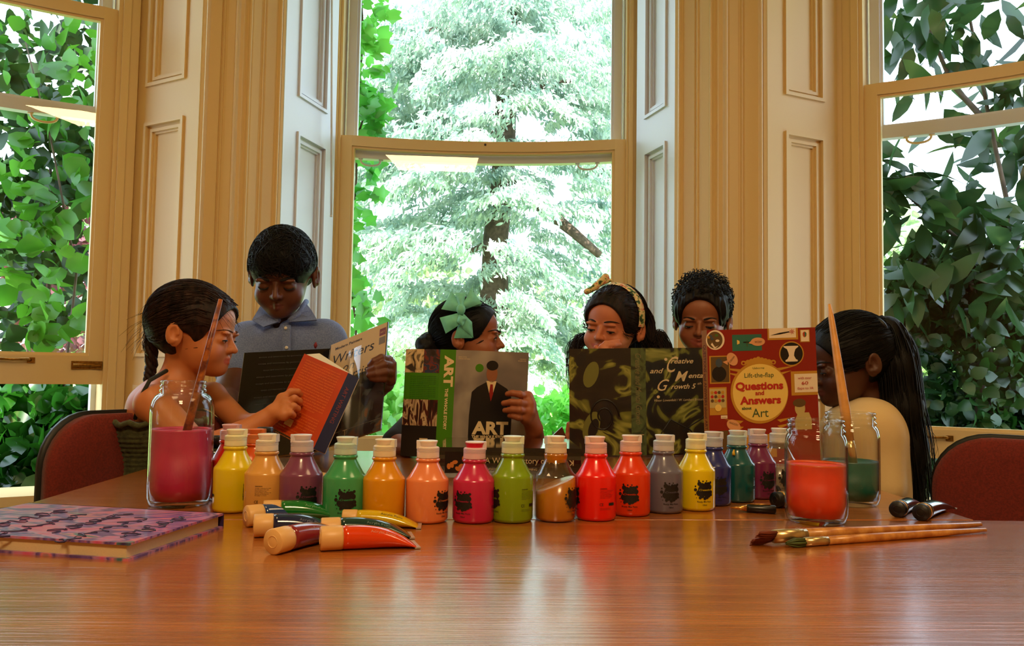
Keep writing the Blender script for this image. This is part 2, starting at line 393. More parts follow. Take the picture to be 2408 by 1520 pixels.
def bead(u, w, h, base=0.0):      # half round bead profile points
    return [(u, base), (u + w * .15, base + h * .7), (u + w * .5, base + h), (u + w * .85, base + h * .7), (u + w, base)]
def pier(nm, A, Mid, B):
    mb = MB(); f = Frame(A, Mid); L = f.L
    pts = [(0, -0.02), (0, 0.022), (L * .08, 0.022)] + bead(L * .08, L * .07, 0.010, 0.018) + [(L * .17, 0.012), (L * .45, 0.012), (L * .46, 0.006)] + bead(L * .5, L * .05, 0.006, 0.008) + [(L * .62, 0.01), (L * .80, 0.01)] + bead(L * .82, L * .08, 0.012, 0.008) + [(L * .92, 0.0), (L, 0.0)]
    f.prof(mb, pts, Z0, Z1)
    f = Frame(Mid, B); L = f.L
    pts = [(0, 0.0), (L * .08, 0.0)] + bead(L * .10, L * .08, 0.012, 0.006) + [(L * .22, 0.01), (L * .4, 0.01), (L * .41, 0.004)] + bead(L * .46, L * .05, 0.006, 0.006) + [(L * .55, 0.012), (L * .83, 0.012)] + bead(L * .85, L * .07, 0.010, 0.016) + [(L * .93, 0.022), (L, 0.022), (L, -0.02)]
    f.prof(mb, pts, Z0, Z1)
    # solid backing of the pier out to the house front
    a, m_, b = Vector((*A, 0)), Vector((*Mid, 0)), Vector((*B, 0)); oa = a + Vector((-0.10 if A[0] < 0 else 0.02, 0.30, 0)); ob = b + Vector((-0.02 if A[0] < 0 else 0.10, 0.34, 0))
    ring = [a + Vector((0, .012, 0)), m_ + Vector((0, .012, 0)), b + Vector((0, .012, 0)), ob, oa]
    mb.add([p + Vector((0, 0, z)) for z in (Z0, Z1) for p in ring], [(0, 1, 6, 5), (1, 2, 7, 6), (2, 3, 8, 7), (3, 4, 9, 8), (4, 0, 5, 9)], 0, False)
    return tag(mb.build(nm, PAINT), kind='structure')
pier('trim_1', SL1, PLm, PLr)
pier('trim_2', PRl, PRm, PRr)

def sash(root, nm, f, n, u0, u1, z0, z1, bot, top, stile, m, outside=None):
    mb = MB()
    f.box(mb, u0, u0 + stile, n - 0.02, n + 0.02, z0, z1); f.box(mb, u1 - stile, u1, n - 0.02, n + 0.02, z0, z1)
    f.box(mb, u0 + stile, u1 - stile, n - 0.02, n + 0.02, z0, z0 + bot); f.box(mb, u0 + stile, u1 - stile, n - 0.02, n + 0.02, z1 - top, z1)
    g = 0.010                       # glazing moulding step
    a, b, c, d = u0 + stile, u1 - stile, z0 + bot, z1 - top
    f.box(mb, a, a + g, n - 0.012, n + 0.012, c, d); f.box(mb, b - g, b, n - 0.012, n + 0.012, c, d)
    f.box(mb, a + g, b - g, n - 0.012, n + 0.012, c, c + g); f.box(mb, a + g, b - g, n - 0.012, n + 0.012, d - g, d)
    o = mb.build(nm, m, root)
    k = 16 if f.bow else 1; q = MB(); xs = [a + (b - a) * i / k for i in range(k + 1)]
    q.add([f.p(x, n, z) for z in (c, d) for x in xs], [(i, i + 1, k + 2 + i, k + 1 + i) for i in range(k)], 0, True)
    q.build('pane', PANE, o)
    return o
def hook(root, f, n, u, z, m, w=0.085):
    mb = MB(); pts = []
    for k in range(13):
        t = k / 12; a = math.pi * t
        pts.append(f.p(u - w / 2 * math.cos(a), n + 0.012, z - 0.030 * math.sin(a) ** .6))
    mb.tube(pts, 0.0045, 8); mb.tube([f.p(u - w * .62, n + .008, z), f.p(u - w * .4, n + .008, z)], .006, 8); mb.tube([f.p(u + w * .4, n + .008, z), f.p(u + w * .62, n + .008, z)], .006, 8)
    mb.build('handle', m, root)
HEAD = 3.0
def window(nm, A, B, bow, lift, margins, frame_ext, mid_h=1.16, split=None, sash_h=1.42):
    """sash window: lower sash raised by lift above the sill"""
    f = Frame(A, B, bow); root = empty(nm, (0, 0, 0), kind='structure'); u0, u1 = -margins[0], f.L + margins[1]; st = 0.047
    zs = zsill + lift + 0.03; zm = T + mid_h
    lo = sash(root, 'lower_sash', f, 0.0, u0, u1, zs, zs + sash_h, 0.105, 0.045, st, PAINT)
    up = sash(root, 'upper_sash', f, -0.05, u0 + .012, u1 - .012, zm, zm + 1.5, 0.045, 0.05, st - 0.012, DAYLIT)
    # box frame: pulley stiles, parting bead, head, sill
    mb = MB(); e0, e1 = frame_ext
    for (a, b, n0, n1) in ((u0 - e0, u0, -0.09, 0.035), (u1, u1 + e1, -0.09, 0.035)):
        f.box(mb, a, b, n0, n1, zsill, HEAD)
    for (a, b) in ((u0 - e0 * .55, u0 - e0 * .2), (u1 + e1 * .2, u1 + e1 * .55)): f.box(mb, a, b, 0.035, 0.047, zsill, HEAD)
    f.box(mb, u0 - e0, u1 + e1, -0.09, 0.035, HEAD - 0.12, HEAD)
    mb.build('window_frame', PAINT, root)
    mb = MB()
    for (a, b) in ((u0, u0 + 0.018), (u1 - 0.018, u1)): f.box(mb, a, b, -0.13, -0.085, zsill, HEAD)
    mb.build('outer_frame', DAYLIT, root)
    mb = MB(); f.box(mb, u0 - e0, u1 + e1, -0.20, 0.06, zsill - 0.035, zsill); f.box(mb, u0 - e0, u1 + e1, -0.02, 0.045, zsill - 0.075, zsill - 0.035)
    mb.build('window_sill', PAINT, root)
    return root, f, lo, up, u0, u1, zs, zm
# left window: runs out of the frame to the left
LB = GL; LA = (GL[0] - dL.x * 1.0, GL[1] - dL.y * 1.0)
w1, f1, lo1, up1, a1, b1, zs1, zm1 = window('window_1', LA, LB, 0.05, 0.36, (0.047, 0.047), (0.06, 0.075), 1.135, sash_h=1.42)
# middle window, curved outwards
CA, CB = pl(815, 3.50), pl(1440, 3.46)
w2, f2, lo2, up2, a2, b2, zs2, zm2 = window('window_2', CA, CB, 0.07, 0.03, (0.047, 0.047), (0.062, 0.05), 1.14, sash_h=1.415)
# right window
dR = Vector((0.78, -0.62)).normalized(); RA = GR; RB = (GR[0] + dR.x * 1.0, GR[1] + dR.y * 1.0)
w3, f3, lo3, up3, a3, b3, zs3, zm3 = window('window_3', RA, RB, 0.05, 0.14, (0.047, 0.047), (0.075, 0.06), 1.135, sash_h=1.42)
hook(up1, f1, -0.05, f1.L - 0.17, zm1, PAINT); hook(up2, f2, -0.05, 0.07, zm2, DAYLIT); hook(up2, f2, -0.05, f2.L - 0.11, zm2, DAYLIT); hook(up3, f3, -0.05, 0.13, zm3, PAINT)
def lift_handle(root, f, u, z, w=0.11):
    mb = MB(); mb.tube([f.p(u - w / 2, .02, z), f.p(u - w / 2 + .01, .035, z + .004), f.p(u, .040, z + .002), f.p(u + w / 2 - .01, .035, z + .004), f.p(u + w / 2, .02, z)], [.006, .0055, .0045, .0055, .006], 8)
    f.box(mb, u - w / 2 - .012, u - w / 2 + .012, .02, .025, z - .010, z + .010); f.box(mb, u + w / 2 - .012, u + w / 2 + .012, .02, .025, z - .010, z + .010)
    mb.build('lift_handle', BRASS, root)
lift_handle(lo1, f1, f1.L - 0.235, zs1 + 0.085); lift_handle(lo3, f3, 0.17, zs3 + 0.075)
mb = MB(); f1.box(mb, f1.L - 0.055, f1.L + 0.045, .02, .028, zs1 + .055, zs1 + .085); mb.tube([f1.p(f1.L - .05, .032, zs1 + .07), f1.p(f1.L + .04, .032, zs1 + .07)], .006, 8); mb.build('sash_bolt', BRASS, lo1)
mb = MB()
for (u, z, n) in ((f2.L * .505, zs2 + 1.413 - .012, .021),): mb.tube([f2.p(u, n - .004, z), f2.p(u, n + .003, z)], .005, 10)
mb.build('screw_hole', DARKWOOD, lo2)
mb = MB(); mb.tube([f2.p(b2 + .018, .034, T + 1.385), f2.p(b2 + .018, .042, T + 1.385)], .0085, 12); mb.tube([f2.p(b2 + .018, .04, T + 1.385), f2.p(b2 + .018, .046, T + 1.385)], .004, 8); mb.build('sash_stop', mat('dark_metal', (40, 36, 32), 0.4, 0.6), w2)
# wall boards under and over the three windows, plus the parts of the bay outside the frame
for k, (nm, f, u0, u1) in enumerate((('wall_bay_left', f1, a1 - 0.06, b1 + 0.075), ('wall_bay_middle', f2, a2 - 0.062, b2 + 0.05), ('wall_bay_right', f3, a3 - 0.075, b3 + 0.06))):
    mb = MB(); f.box(mb, u0, u1, -0.14, 0.02, 0, zsill - 0.035); f.box(mb, u0, u1, -0.14, 0.02, HEAD, Z1)
    tag(mb.build(nm, PAINT), kind='structure')
# door-jamb like fillers between frame and shutter boards
mb = MB()
def strip(f, u, P):                      # joins frame edge to the shutter's far edge
    q = f.p(u, 0.03, 0); P = Vector((P[0], P[1], 0)); back = Vector((0, 0.12, 0))
    mb.add([q, P, P + back, q + back] + [p + Vector((0, 0, Z1)) for p in (q, P, P + back, q + back)], [(0, 1, 5, 4), (1, 2, 6, 5), (3, 0, 4, 7), (2, 3, 7, 6)], 0, False)
strip(f1, b1 + 0.073, SL0); strip(f2, a2 - 0.06, CL0); strip(f2, b2 + 0.048, CR0); strip(f3, a3 - 0.073, SR1)
for P in (SL0, SL1, CL0, CR0, PRl, SR1):
    mb.tube([Vector((P[0], P[1], 0)), Vector((P[0], P[1], Z1))], 0.009, 8)
tag(mb.build('trim_3', PAINT), kind='structure')
# remaining corners of the room: from the outer window ends to the side walls
for nm, f, u, x in (('wall_corner_left', f1, a1 - 0.06, -2.72), ('wall_corner_right', f3, b3 + 0.06, 2.72)):
    q = f.p(u, 0, 0); mb = MB(); y = 1.35
    for (a, b) in (((q.x, q.y), (x, q.y - 0.45)), ((x, q.y - 0.45), (x, y))):
        d = Vector((b[0] - a[0], b[1] - a[1], 0)); n = Vector((d.y, -d.x, 0)).normalized() * 0.08
        mb.hexa([Vector((*a, 0)) - n, Vector((*b, 0)) - n, Vector((*b, 0)) + n, Vector((*a, 0)) + n] + [p + Vector((0, 0, Z1)) for p in (Vector((*a, 0)) - n, Vector((*b, 0)) - n, Vector((*b, 0)) + n, Vector((*a, 0)) + n)])
    tag(mb.build(nm, SHELL), kind='structure')
# unseen upper storey, added above the room to shade the near shrubs
mb = MB(); mb.box((0, -0.25, 5.0), (5.6, 6.4, 3.0)); tag(mb.build('shade_storey', mat('house_render', (150, 140, 128), 0.9)), kind='structure')
# blind wand hanging on the left of the middle window
top = at(781, -200, 3.31); bot = at(779, 507, 3.31)
mb = MB(); mb.tube([top, bot], 0.0045, 8); mb.tube([bot, bot + Vector((0, 0, -0.006))], 0.006, 8)
o = mb.build('blind_wand', mat('white_plastic', (238, 238, 238), 0.3)); tag(o, 'thin white blind wand hanging beside the middle window', 'blind wand')

# ------------------------------------------------------------------ outdoors
def tubes_mesh(mb, pts, rad, seg=6): mb.tube(pts, rad, seg)
def leaves(name, C, sizes, m, parent=None, wide=0.45, droop=0.3, seed=1, facing=None, fold=0.12, lobes=False, axis=None):
    """many folded leaf blades; C centres Nx3"""
    r = np.random.RandomState(seed); n = len(C); C = np.asarray(C)
    a = r.normal(size=(n, 3)); a[:, 2] -= droop
    if axis is not None: a = a * 0.55 + axis
    a /= np.linalg.norm(a, axis=1)[:, None]
    b = r.normal(size=(n, 3))
    if facing is not None: b = b * 0.6 + np.cross(a, facing)
    b -= a * (a * b).sum(1)[:, None]; b /= np.linalg.norm(b, axis=1)[:, None] + 1e-9; c = np.cross(a, b)
    s = np.asarray(sizes)[:, None] if hasattr(sizes, '__len__') else np.full((n, 1), sizes)
    if lobes: out = [(0, 0), (.12, .42), (.38, .30), (.55, .48), (.72, .2), (1.0, 0), (.72, -.2), (.55, -.48), (.38, -.30), (.12, -.42)]
    else: out = [(0, 0), (.22, wide * .8), (.5, wide), (.78, wide * .62), (1, 0), (.78, -wide * .62), (.5, -wide), (.22, -wide * .8)]
    mid = [(.25, 0), (.6, 0)]
    V = []
    for (t, w) in out: V.append(C + s * (a * t + b * w + c * (abs(w) * fold * 2 - t * t * 0.12)))
    k = len(out); h = k // 2
    V = np.stack(V, 1).reshape(-1, 3); base = np.arange(n)[:, None] * k
    Fc = []
    for i in range(1, h):
        if i < h - 0: pass
    quads = []
    for i in range(h):
        j0, j1 = i, i + 1; k0, k1 = (k - i) % k, (k - i - 1) % k
        quads.append([j0, j1, k1, k0] if i > 0 else [j0, j1, k1, k1])
    quads = [q if len(set(q)) == 4 else q for q in quads]
    tri = [q for q in quads if len(set(q)) < 4]; Q = [q for q in quads if len(set(q)) == 4]
    F = np.concatenate([base + np.array(q)[None, :] for q in Q])
    Tn = np.concatenate([base + np.array([list(dict.fromkeys(q))])[0][None, :] for q in tri]) if tri else None
    # store triangles as quads by splitting index: build mesh with mixed sizes
    me = bpy.data.meshes.new(name); me.vertices.add(len(V)); me.vertices.foreach_set('co', V.astype(np.float32).ravel())
    idx = F.ravel() if Tn is None else np.concatenate([F.ravel(), Tn.ravel()])
    st = np.arange(0, F.size, 4) if Tn is None else np.concatenate([np.arange(0, F.size, 4), F.size + np.arange(0, Tn.size, 3)])
    me.loops.add(len(idx)); me.loops.foreach_set('vertex_index', idx.astype(np.int32)); me.polygons.add(len(st)); me.polygons.foreach_set('loop_start', st.astype(np.int32))
    me.update(calc_edges=True); me.materials.append(m)
    o = bpy.data.objects.new(name, me); COL.objects.link(o)
    if parent: o.parent = parent
    return o
def blob(n, c, r, seed, shell=0.35):
    q = np.random.RandomState(seed); d = q.normal(size=(n, 3)); d /= np.linalg.norm(d, axis=1)[:, None]
    return np.array(c) + d * np.array(r) * (1 - shell * q.rand(n, 1) ** 1.5)
GREEN = leafmat('bright_leaf', (44, 104, 22), (92, 156, 40), 0.5)
DGREEN = leafmat('dark_leaf', (14, 44, 14), (38, 80, 24), 0.3)
RHODO = leafmat('leathery_leaf', (24, 50, 24), (50, 84, 42), 0.25, 0.25)
IVY = leafmat('vine_leaf', (58, 150, 44), (120, 204, 84), 0.55)
CEDAR = leafmat('cedar_needle', (138, 168, 156), (216, 230, 214), 0.45)
COPPER = leafmat('copper_leaf', (96, 44, 56), (130, 74, 84), 0.3)
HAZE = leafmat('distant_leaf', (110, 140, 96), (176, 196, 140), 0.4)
BARK = mat('bark', (104, 84, 70), 0.9, noise=0.5, nscale=14, bump=0.8, bscale=30)
mb = MB(); mb.add([(-60, 2.9, -0.35), (60, 2.9, -0.35), (60, 80, -0.35), (-60, 80, -0.35)], [(0, 1, 2, 3)], 0, False)
tag(mb.build('ground', mat('lawn', (120, 150, 60), 0.95, rgb2=(150, 176, 90), nscale=3)), kind='structure')

def shrub(nm, label, cat, blobs, m, size, stems=(), seed=1, wide=0.4, group=None, droop=0.3, lobes=False, stemrad=0.012, facing=None):
    base = Vector(stems[0][0]) if stems else Vector((blobs[0][1][0], blobs[0][1][1], -0.35))
    root = empty(nm, base, label, cat, group); inv = -np.array(base)
    C = np.concatenate([blob(n, c, r, seed * 31 + i) for i, (n, c, r) in enumerate(blobs)]) + inv
    sz = size * (0.6 + 0.7 * np.random.RandomState(seed).rand(len(C)))
    leaves('foliage', C, sz, m, root, wide, droop, seed, lobes=lobes, facing=facing)
    if stems:
        mb = MB()
        for st in stems:
            pts = [Vector(p) - base for p in st]; n = len(pts); mb.tube(pts, [stemrad * (1 - 0.6 * i / (n - 1)) for i in range(n)], 7)
        mb.build('stem', BARK, root)
    return root
# the big cedar
def cedar():
    base = at(1168, 870, 14.0); base.z = -0.35
    root = empty('cedar_tree', base, 'big pale cedar with drooping layered branches beyond the middle window', 'tree')
    mb = MB(); P = lambda x, y, d: at(x, y, d) - base
    mb.tube([Vector((0, 0, 0)), P(1160, 760, 14), P(1166, 560, 14), P(1185, 380, 14.1), P(1195, 100, 14.2), P(1200, -300, 14.3)], [.30, .26, .22, .20, .17, .12], 12); mb.build('trunk', BARK, root)
    limbs = [([(1190, 420, 14.1), (1290, 500, 13.5), (1350, 548, 13.2), (1410, 600, 13.0)], .13), ([(1190, 330, 14.1), (1130, 300, 13.5), (1040, 330, 13), (960, 400, 12.6)], .08),
             ([(1195, 240, 14.2), (1250, 210, 13.6), (1340, 190, 13)], .07), ([(1170, 560, 14), (1110, 590, 13.4), (1020, 560, 12.8)], .06), ([(1195, 120, 14.2), (1090, 60, 13.4), (960, 80, 12.8)], .08),
             ([(1195, 300, 14.2), (1160, 270, 13.8), (1120, 300, 13.2)], .06)]
    for pts, r in limbs:
        q = MB(); q.tube([P(*p) for p in pts], [r * (1 - 0.5 * i / (len(pts) - 1)) for i in range(len(pts))], 8); q.build('branch', BARK, root)
    r = np.random.RandomState(5); C = []; AX = []
    # drooping fans of foliage: each a slanted slab of needle sprays
    for i in range(230):
        px = r.uniform(780, 1520); py = r.uniform(-160, 900); d = r.uniform(12.0, 15.5)
        if 1225 < px < 1330 and 470 < py < 560 : continue
        if 1260 < px < 1450 and 400 < py < 480 and r.rand() < .85: continue
        if 1040 < px < 1110 and 590 < py < 650: continue
        if 1140 < px < 1200 and 480 < py < 700: d = r.uniform(14.4, 15.5)
        c = np.array(at(px, py, d)); side = 1 if px > 1190 else -1
        n = 560; a = r.uniform(-.9, .9, n); b = r.uniform(-.5, .5, n); e = r.normal(size=n) * .05
        ln = r.uniform(.7, 1.3); ex = np.array([side * .9, r.uniform(-.6, .2), r.uniform(-.55, -.1)]); ex /= np.linalg.norm(ex)
        ey = np.array([0.2, 1, r.uniform(-.3, .3)]); ey /= np.linalg.norm(ey)
        q = c + (a * ln * .8)[:, None] * ex + b[:, None] * ey * .9; q[:, 2] += e - 0.28 * a * a - .25 * b * b
        C.append(q); AX.append(np.tile(ex * .5 + np.array([0, 0, -.45]), (n, 1)))
    C = np.concatenate(C) - np.array(base); AX = np.concatenate(AX)
    leaves('foliage', C, 0.115 * (0.6 + .8 * r.rand(len(C))), CEDAR, root, 0.16, 0.5, 3, fold=0.3, axis=AX)
cedar()
# climbing vine on the left edge of the middle window
def vine():
    r = np.random.RandomState(9); C = []
    pth = [(850, -120), (862, 0), (866, 90), (858, 180), (872, 260), (850, 330), (850, 420), (840, 520), (830, 600), (838, 690), (850, 760), (845, 860), (830, 960)]
    wd = [60, 60, 48, 55, 42, 40, 45, 35, 28, 30, 60, 55, 40]
    for i in range(len(pth) - 1):
        for k in range(30 if i < 5 else 16):
            t = r.rand(); px = pth[i][0] + (pth[i + 1][0] - pth[i][0]) * t; w = wd[i] + (wd[i + 1] - wd[i]) * t
            C.append(at(px + w * r.uniform(-1, 0.75) , pth[i][1] + (pth[i + 1][1] - pth[i][1]) * t, r.uniform(3.78, 4.0)))
    for (x, y) in ((916, 160), (934, 215), (915, 40), (925, 20), (880, 690), (905, 745), (870, 670), (915, 980), (885, 965), (900, 1000)): C.append(at(x, y, 3.85))
    base = Vector((C[-1].x - .2, 3.9, -0.35)); root = empty('climbing_vine', base, 'green climbing vine hanging down the left edge of the middle window', 'vine')
    leaves('foliage', np.array([np.array(c - base) for c in C]), 0.085 * (.6 + .7 * r.rand(len(C))), IVY, root, 0.42, 0.9, 4, lobes=True, facing=np.array([0, -1, 0.2]))
    mb = MB(); mb.tube([Vector((0, 0, 0))] + [at(x - 12, y, 3.92) - base for x, y in reversed(pth)], 0.006, 6); mb.build('stem', BARK, root)
vine()
def B3(px, py, d): return tuple(at(px, py, d))
# greenery by the left window
shrub('climbing_shrub', 'leafy green shrub filling the upper part of the left window', 'shrub',
      [(270, B3(20, 330, 4.6), (.5, .35, .45)), (270, B3(150, 470, 4.5), (.35, .3, .5)), (190, B3(20, 540, 4.7), (.35, .3, .25)), (190, B3(60, 60, 4.9), (.6, .3, .35)), (110, B3(140, 170, 5.0), (.35, .3, .35)), (60, B3(120, 690, 4.4), (.25, .2, .2)), (40, B3(40, 760, 4.4), (.2, .2, .12))],
      DGREEN, 0.105, [[(-2.6, 4.9, -.35), B3(60, 700, 4.8), B3(100, 500, 4.7), B3(40, 260, 4.7)], [(-2.5, 4.8, -.35), B3(120, 430, 4.6), B3(110, 200, 4.8)]], 2, 0.48)
shrub('climbing_shrub', 'bright green leaf sprays close to the glass of the left window', 'shrub',
      [(80, B3(60, 150, 4.2), (.45, .2, .3)), (80, B3(150, 380, 4.0), (.22, .2, .4)), (60, B3(90, 590, 3.9), (.3, .15, .2)), (34, B3(130, 745, 3.8), (.15, .1, .1)), (40, B3(30, 480, 4.1), (.2, .15, .2))],
      GREEN, 0.10, [[(-2.2, 4.2, -.35), B3(180, 640, 4.1), B3(120, 330, 4.1), B3(60, 100, 4.2)]], 3, 0.5, stemrad=0.008)
shrub('copper_beech', 'dark reddish leaved tree seen low through the left window', 'tree',
      [(2600, B3(60, 690, 8.5), (1.3, .8, .8)), (1100, B3(120, 560, 8.7), (.8, .6, .6)), (900, B3(-60, 560, 8.7), (.8, .6, .6))], COPPER, 0.085, [[(-7.5, 8.8, -.35), B3(60, 700, 8.8)]], 4, 0.4, stemrad=0.1)
shrub('laurel_bush', 'broad leaved laurel bush below the raised sash of the left window', 'shrub',
      [(700, B3(60, 1030, 4.0), (.55, .3, .32)), (500, B3(160, 1100, 3.9), (.35, .25, .3)), (400, B3(20, 1130, 3.8), (.3, .25, .2)), (300, B3(110, 960, 4.3), (.5, .25, .15)), (300, B3(-80, 1050, 4.0), (.35, .3, .35))],
      leafmat('laurel_leaf', (16, 58, 16), (52, 118, 28), 0.35, 0.2), 0.115, [[(-2.1, 4.0, -.35), B3(60, 1050, 4.0)]], 5, 0.36)
# right window: large leathery leaves
shrub('rhododendron', 'large rhododendron with long leathery leaves filling the right window', 'shrub',
      [(85, B3(2300, 110, 4.1), (.5, .3, .35)), (50, B3(2190, 60, 4.0), (.3, .25, .3)), (60, B3(2370, 300, 4.2), (.3, .3, .2)), (44, B3(2230, 480, 3.9), (.26, .2, .16)), (110, B3(2330, 560, 4.0), (.42, .3, .24)), (110, B3(2250, 660, 4.0), (.36, .3, .22)), (20, B3(2110, 390, 3.8), (.1, .1, .08)), (26, B3(2110, 460, 3.8), (.12, .1, .08)), (110, B3(2540, 400, 4.0), (.35, .3, .8))],
      RHODO, 0.20, [[(2.4, 4.3, -.35), B3(2330, 820, 4.1), B3(2250, 560, 4.0), B3(2100, 430, 3.85)], [(2.5, 4.3, -.35), B3(2400, 620, 4.1), B3(2330, 300, 4.1), B3(2280, 40, 4.0)], [B3(2330, 300, 4.1), B3(2240, 200, 4.0), B3(2180, 60, 3.95)]], 6, 0.19, droop=0.9, stemrad=0.018)
shrub('holly_bush', 'dark dense evergreen bush low in the right window', 'shrub',
      [(1500, B3(2250, 860, 4.2), (.5, .3, .42)), (1500, B3(2420, 800, 4.3), (.5, .3, .55)), (900, B3(2200, 720, 4.2), (.27, .2, .22)), (700, B3(2330, 690, 4.2), (.35, .25, .18)), (1200, B3(2250, 1080, 4.3), (.5, .3, .3)), (1000, B3(2420, 1080, 4.3), (.5, .3, .3)), (120, B3(2150, 640, 4.1), (.12, .12, .1))],
      DGREEN, 0.075, [[(2.5, 4.4, -.35), B3(2280, 900, 4.3), B3(2200, 700, 4.2)]], 7, 0.4)
# hazy trees far behind
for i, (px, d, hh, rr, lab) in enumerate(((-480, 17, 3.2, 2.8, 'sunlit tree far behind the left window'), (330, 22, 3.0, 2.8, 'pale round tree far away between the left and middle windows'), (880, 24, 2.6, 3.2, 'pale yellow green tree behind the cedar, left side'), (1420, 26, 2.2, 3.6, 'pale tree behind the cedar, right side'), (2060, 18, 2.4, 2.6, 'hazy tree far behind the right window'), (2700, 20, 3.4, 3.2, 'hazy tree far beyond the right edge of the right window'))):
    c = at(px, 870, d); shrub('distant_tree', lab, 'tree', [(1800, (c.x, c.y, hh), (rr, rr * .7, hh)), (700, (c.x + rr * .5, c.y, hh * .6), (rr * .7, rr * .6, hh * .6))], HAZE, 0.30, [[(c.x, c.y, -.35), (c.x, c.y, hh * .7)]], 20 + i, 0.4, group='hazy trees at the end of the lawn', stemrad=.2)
shrub('lawn_shrub', 'bright green bush low in the middle window, right of the art book', 'shrub', [(700, B3(1300, 1010, 5.2), (.3, .25, .24)), (260, B3(1250, 980, 5.6), (.3, .25, .15))], leafmat('lime_leaf', (90, 190, 60), (150, 225, 96), 0.5), 0.07, [[(.5, 5.2, -.35), B3(1300, 1010, 5.2)]], 31, 0.36)
shrub('lawn_shrub', 'pale green bush low in the middle window, left of the art book', 'shrub', [(500, B3(890, 1000, 4.6), (.25, .2, .24)), (150, B3(930, 930, 5.2), (.3, .2, .2))], MATS.get('x') or leafmat('lime_leaf_pale', (120, 200, 90), (180, 228, 130), 0.5), 0.09, [[(-.6, 4.6, -.35), B3(890, 1000, 4.6)]], 32, 0.36)

# ------------------------------------------------------------------ tables
def woodmat(name, c1, c2):
    m = bpy.data.materials.new(name); m.use_nodes = True
    N = m.node_tree.nodes; L = m.node_tree.links; b = N['Principled BSDF']
    tc = N.new('ShaderNodeTexCoord'); mp = N.new('ShaderNodeMapping'); mp.inputs['Scale'].default_value = (1.2, 16, 1); L.new(tc.outputs['Object'], mp.inputs[0])
    n = N.new('ShaderNodeTexNoise'); n.inputs['Scale'].default_value = 3.0; n.inputs['Detail'].default_value = 8; n.inputs['Distortion'].default_value = 0.4; L.new(mp.outputs[0], n.inputs[0])
    cr = N.new('ShaderNodeValToRGB'); cr.color_ramp.elements[0].color = (*lin(c1), 1); cr.color_ramp.elements[1].color = (*lin(c2), 1)
    cr.color_ramp.elements[0].position = 0.3; cr.color_ramp.elements[1].position = 0.7
    L.new(n.outputs['Fac'], cr.inputs[0]); L.new(cr.outputs[0], b.inputs['Base Color'])
    mp2 = N.new('ShaderNodeMapping'); mp2.inputs['Scale'].default_value = (4, 90, 1); L.new(tc.outputs['Object'], mp2.inputs[0])
    n2 = N.new('ShaderNodeTexNoise'); n2.inputs['Scale'].default_value = 2.0; n2.inputs['Detail'].default_value = 4; L.new(mp2.outputs[0], n2.inputs[0])
    bp = N.new('ShaderNodeBump'); bp.inputs['Strength'].default_value = 0.28; bp.inputs['Distance'].default_value = 0.004
    L.new(n2.outputs['Fac'], bp.inputs['Height']); L.new(bp.outputs[0], b.inputs['Normal'])
    b.inputs['Roughness'].default_value = 0.20; b.inputs['Specular IOR Level'].default_value = 0.55
    b.inputs['Coat Weight'].default_value = 0.8; b.inputs['Coat Roughness'].default_value = 0.18
    return m
WOOD = woodmat('oak_varnish', (146, 82, 34), (180, 108, 50))
def tabletop(root, ring, z1, th, m):
    n = len(ring); mb = MB(); e = 0.004
    cx = sum(p[0] for p in ring) / n; cy = sum(p[1] for p in ring) / n
    def lay(z, s): return [(cx + (x - cx) * s, cy + (y - cy) * s, z) for x, y in ring]
    rows = [lay(z1 - th, 1 - e), lay(z1 - th + .004, 1), lay(z1 - .004, 1), lay(z1, 1 - e)]
    vs = [Vector(p) - root.location for r_ in rows for p in r_]
    fs = [(i * n + k, i * n + (k + 1) % n, (i + 1) * n + (k + 1) % n, (i + 1) * n + k) for i in range(3) for k in range(n)]
    fs += [tuple(range(n - 1, -1, -1)), tuple(3 * n + k for k in range(n))]
    mb.add(vs, fs, 0, False); return mb.build('tabletop', m, root)
def arc(cx, cy, r, a0, a1, n=8): return [(cx + r * math.cos(R(a0 + (a1 - a0) * i / n)), cy + r * math.sin(R(a0 + (a1 - a0) * i / n))) for i in range(n + 1)]
xl, xr = -0.70, 0.775; yb = 2.14
pl1 = (xl, 1.155); pr1 = (xr - 0.02, 1.222)
far = empty('table', (0.03, 1.65, 0), 'long varnished oak table at which the children gather', 'table')
tabletop(far, [pl1, pr1, (xr, yb - .05)] + arc(xr - .05, yb - .05, .05, 0, 90, 5)[1:] + arc(xl + .05, yb - .05, .05, 90, 180, 5) , TZ, 0.028, WOOD)
near = empty('table', (0.0, 0.45, 0), 'varnished oak table in the foreground with rounded corners and a glossy streaked top', 'table')
nx0, nx1 = -0.98, 1.02
tabletop(near, [(nx0, -0.25), (nx1, -0.25)] + arc(nx1 - .16, 1.058, .16, 0, 88, 8) + [(pr1[0], pr1[1] - .003), (pl1[0], pl1[1] - .003)] + arc(nx0 + .16, .985, .16, 95, 180, 8), TZ, 0.028, WOOD)
STEEL = mat('table_steel', (60, 60, 62), 0.4, 0.8)
for t_, xs, ys in ((far, (xl + .08, xr - .08), (1.26, yb - .1)), (near, (nx0 + .1, nx1 - .1), (-.15, .95))):
    for x in xs:
        for y in ys:
            q = MB(); q.tube([Vector((x, y, 0)) - t_.location, Vector((x, y, TZ - .028)) - t_.location], 0.022, 14); q.build('leg', STEEL, t_)
    q = MB(); q.box(Vector(((xs[0] + xs[1]) / 2, (ys[0] + ys[1]) / 2, TZ - .055)) - t_.location, (xs[1] - xs[0], .03, .05)); q.build('rail', STEEL, t_)

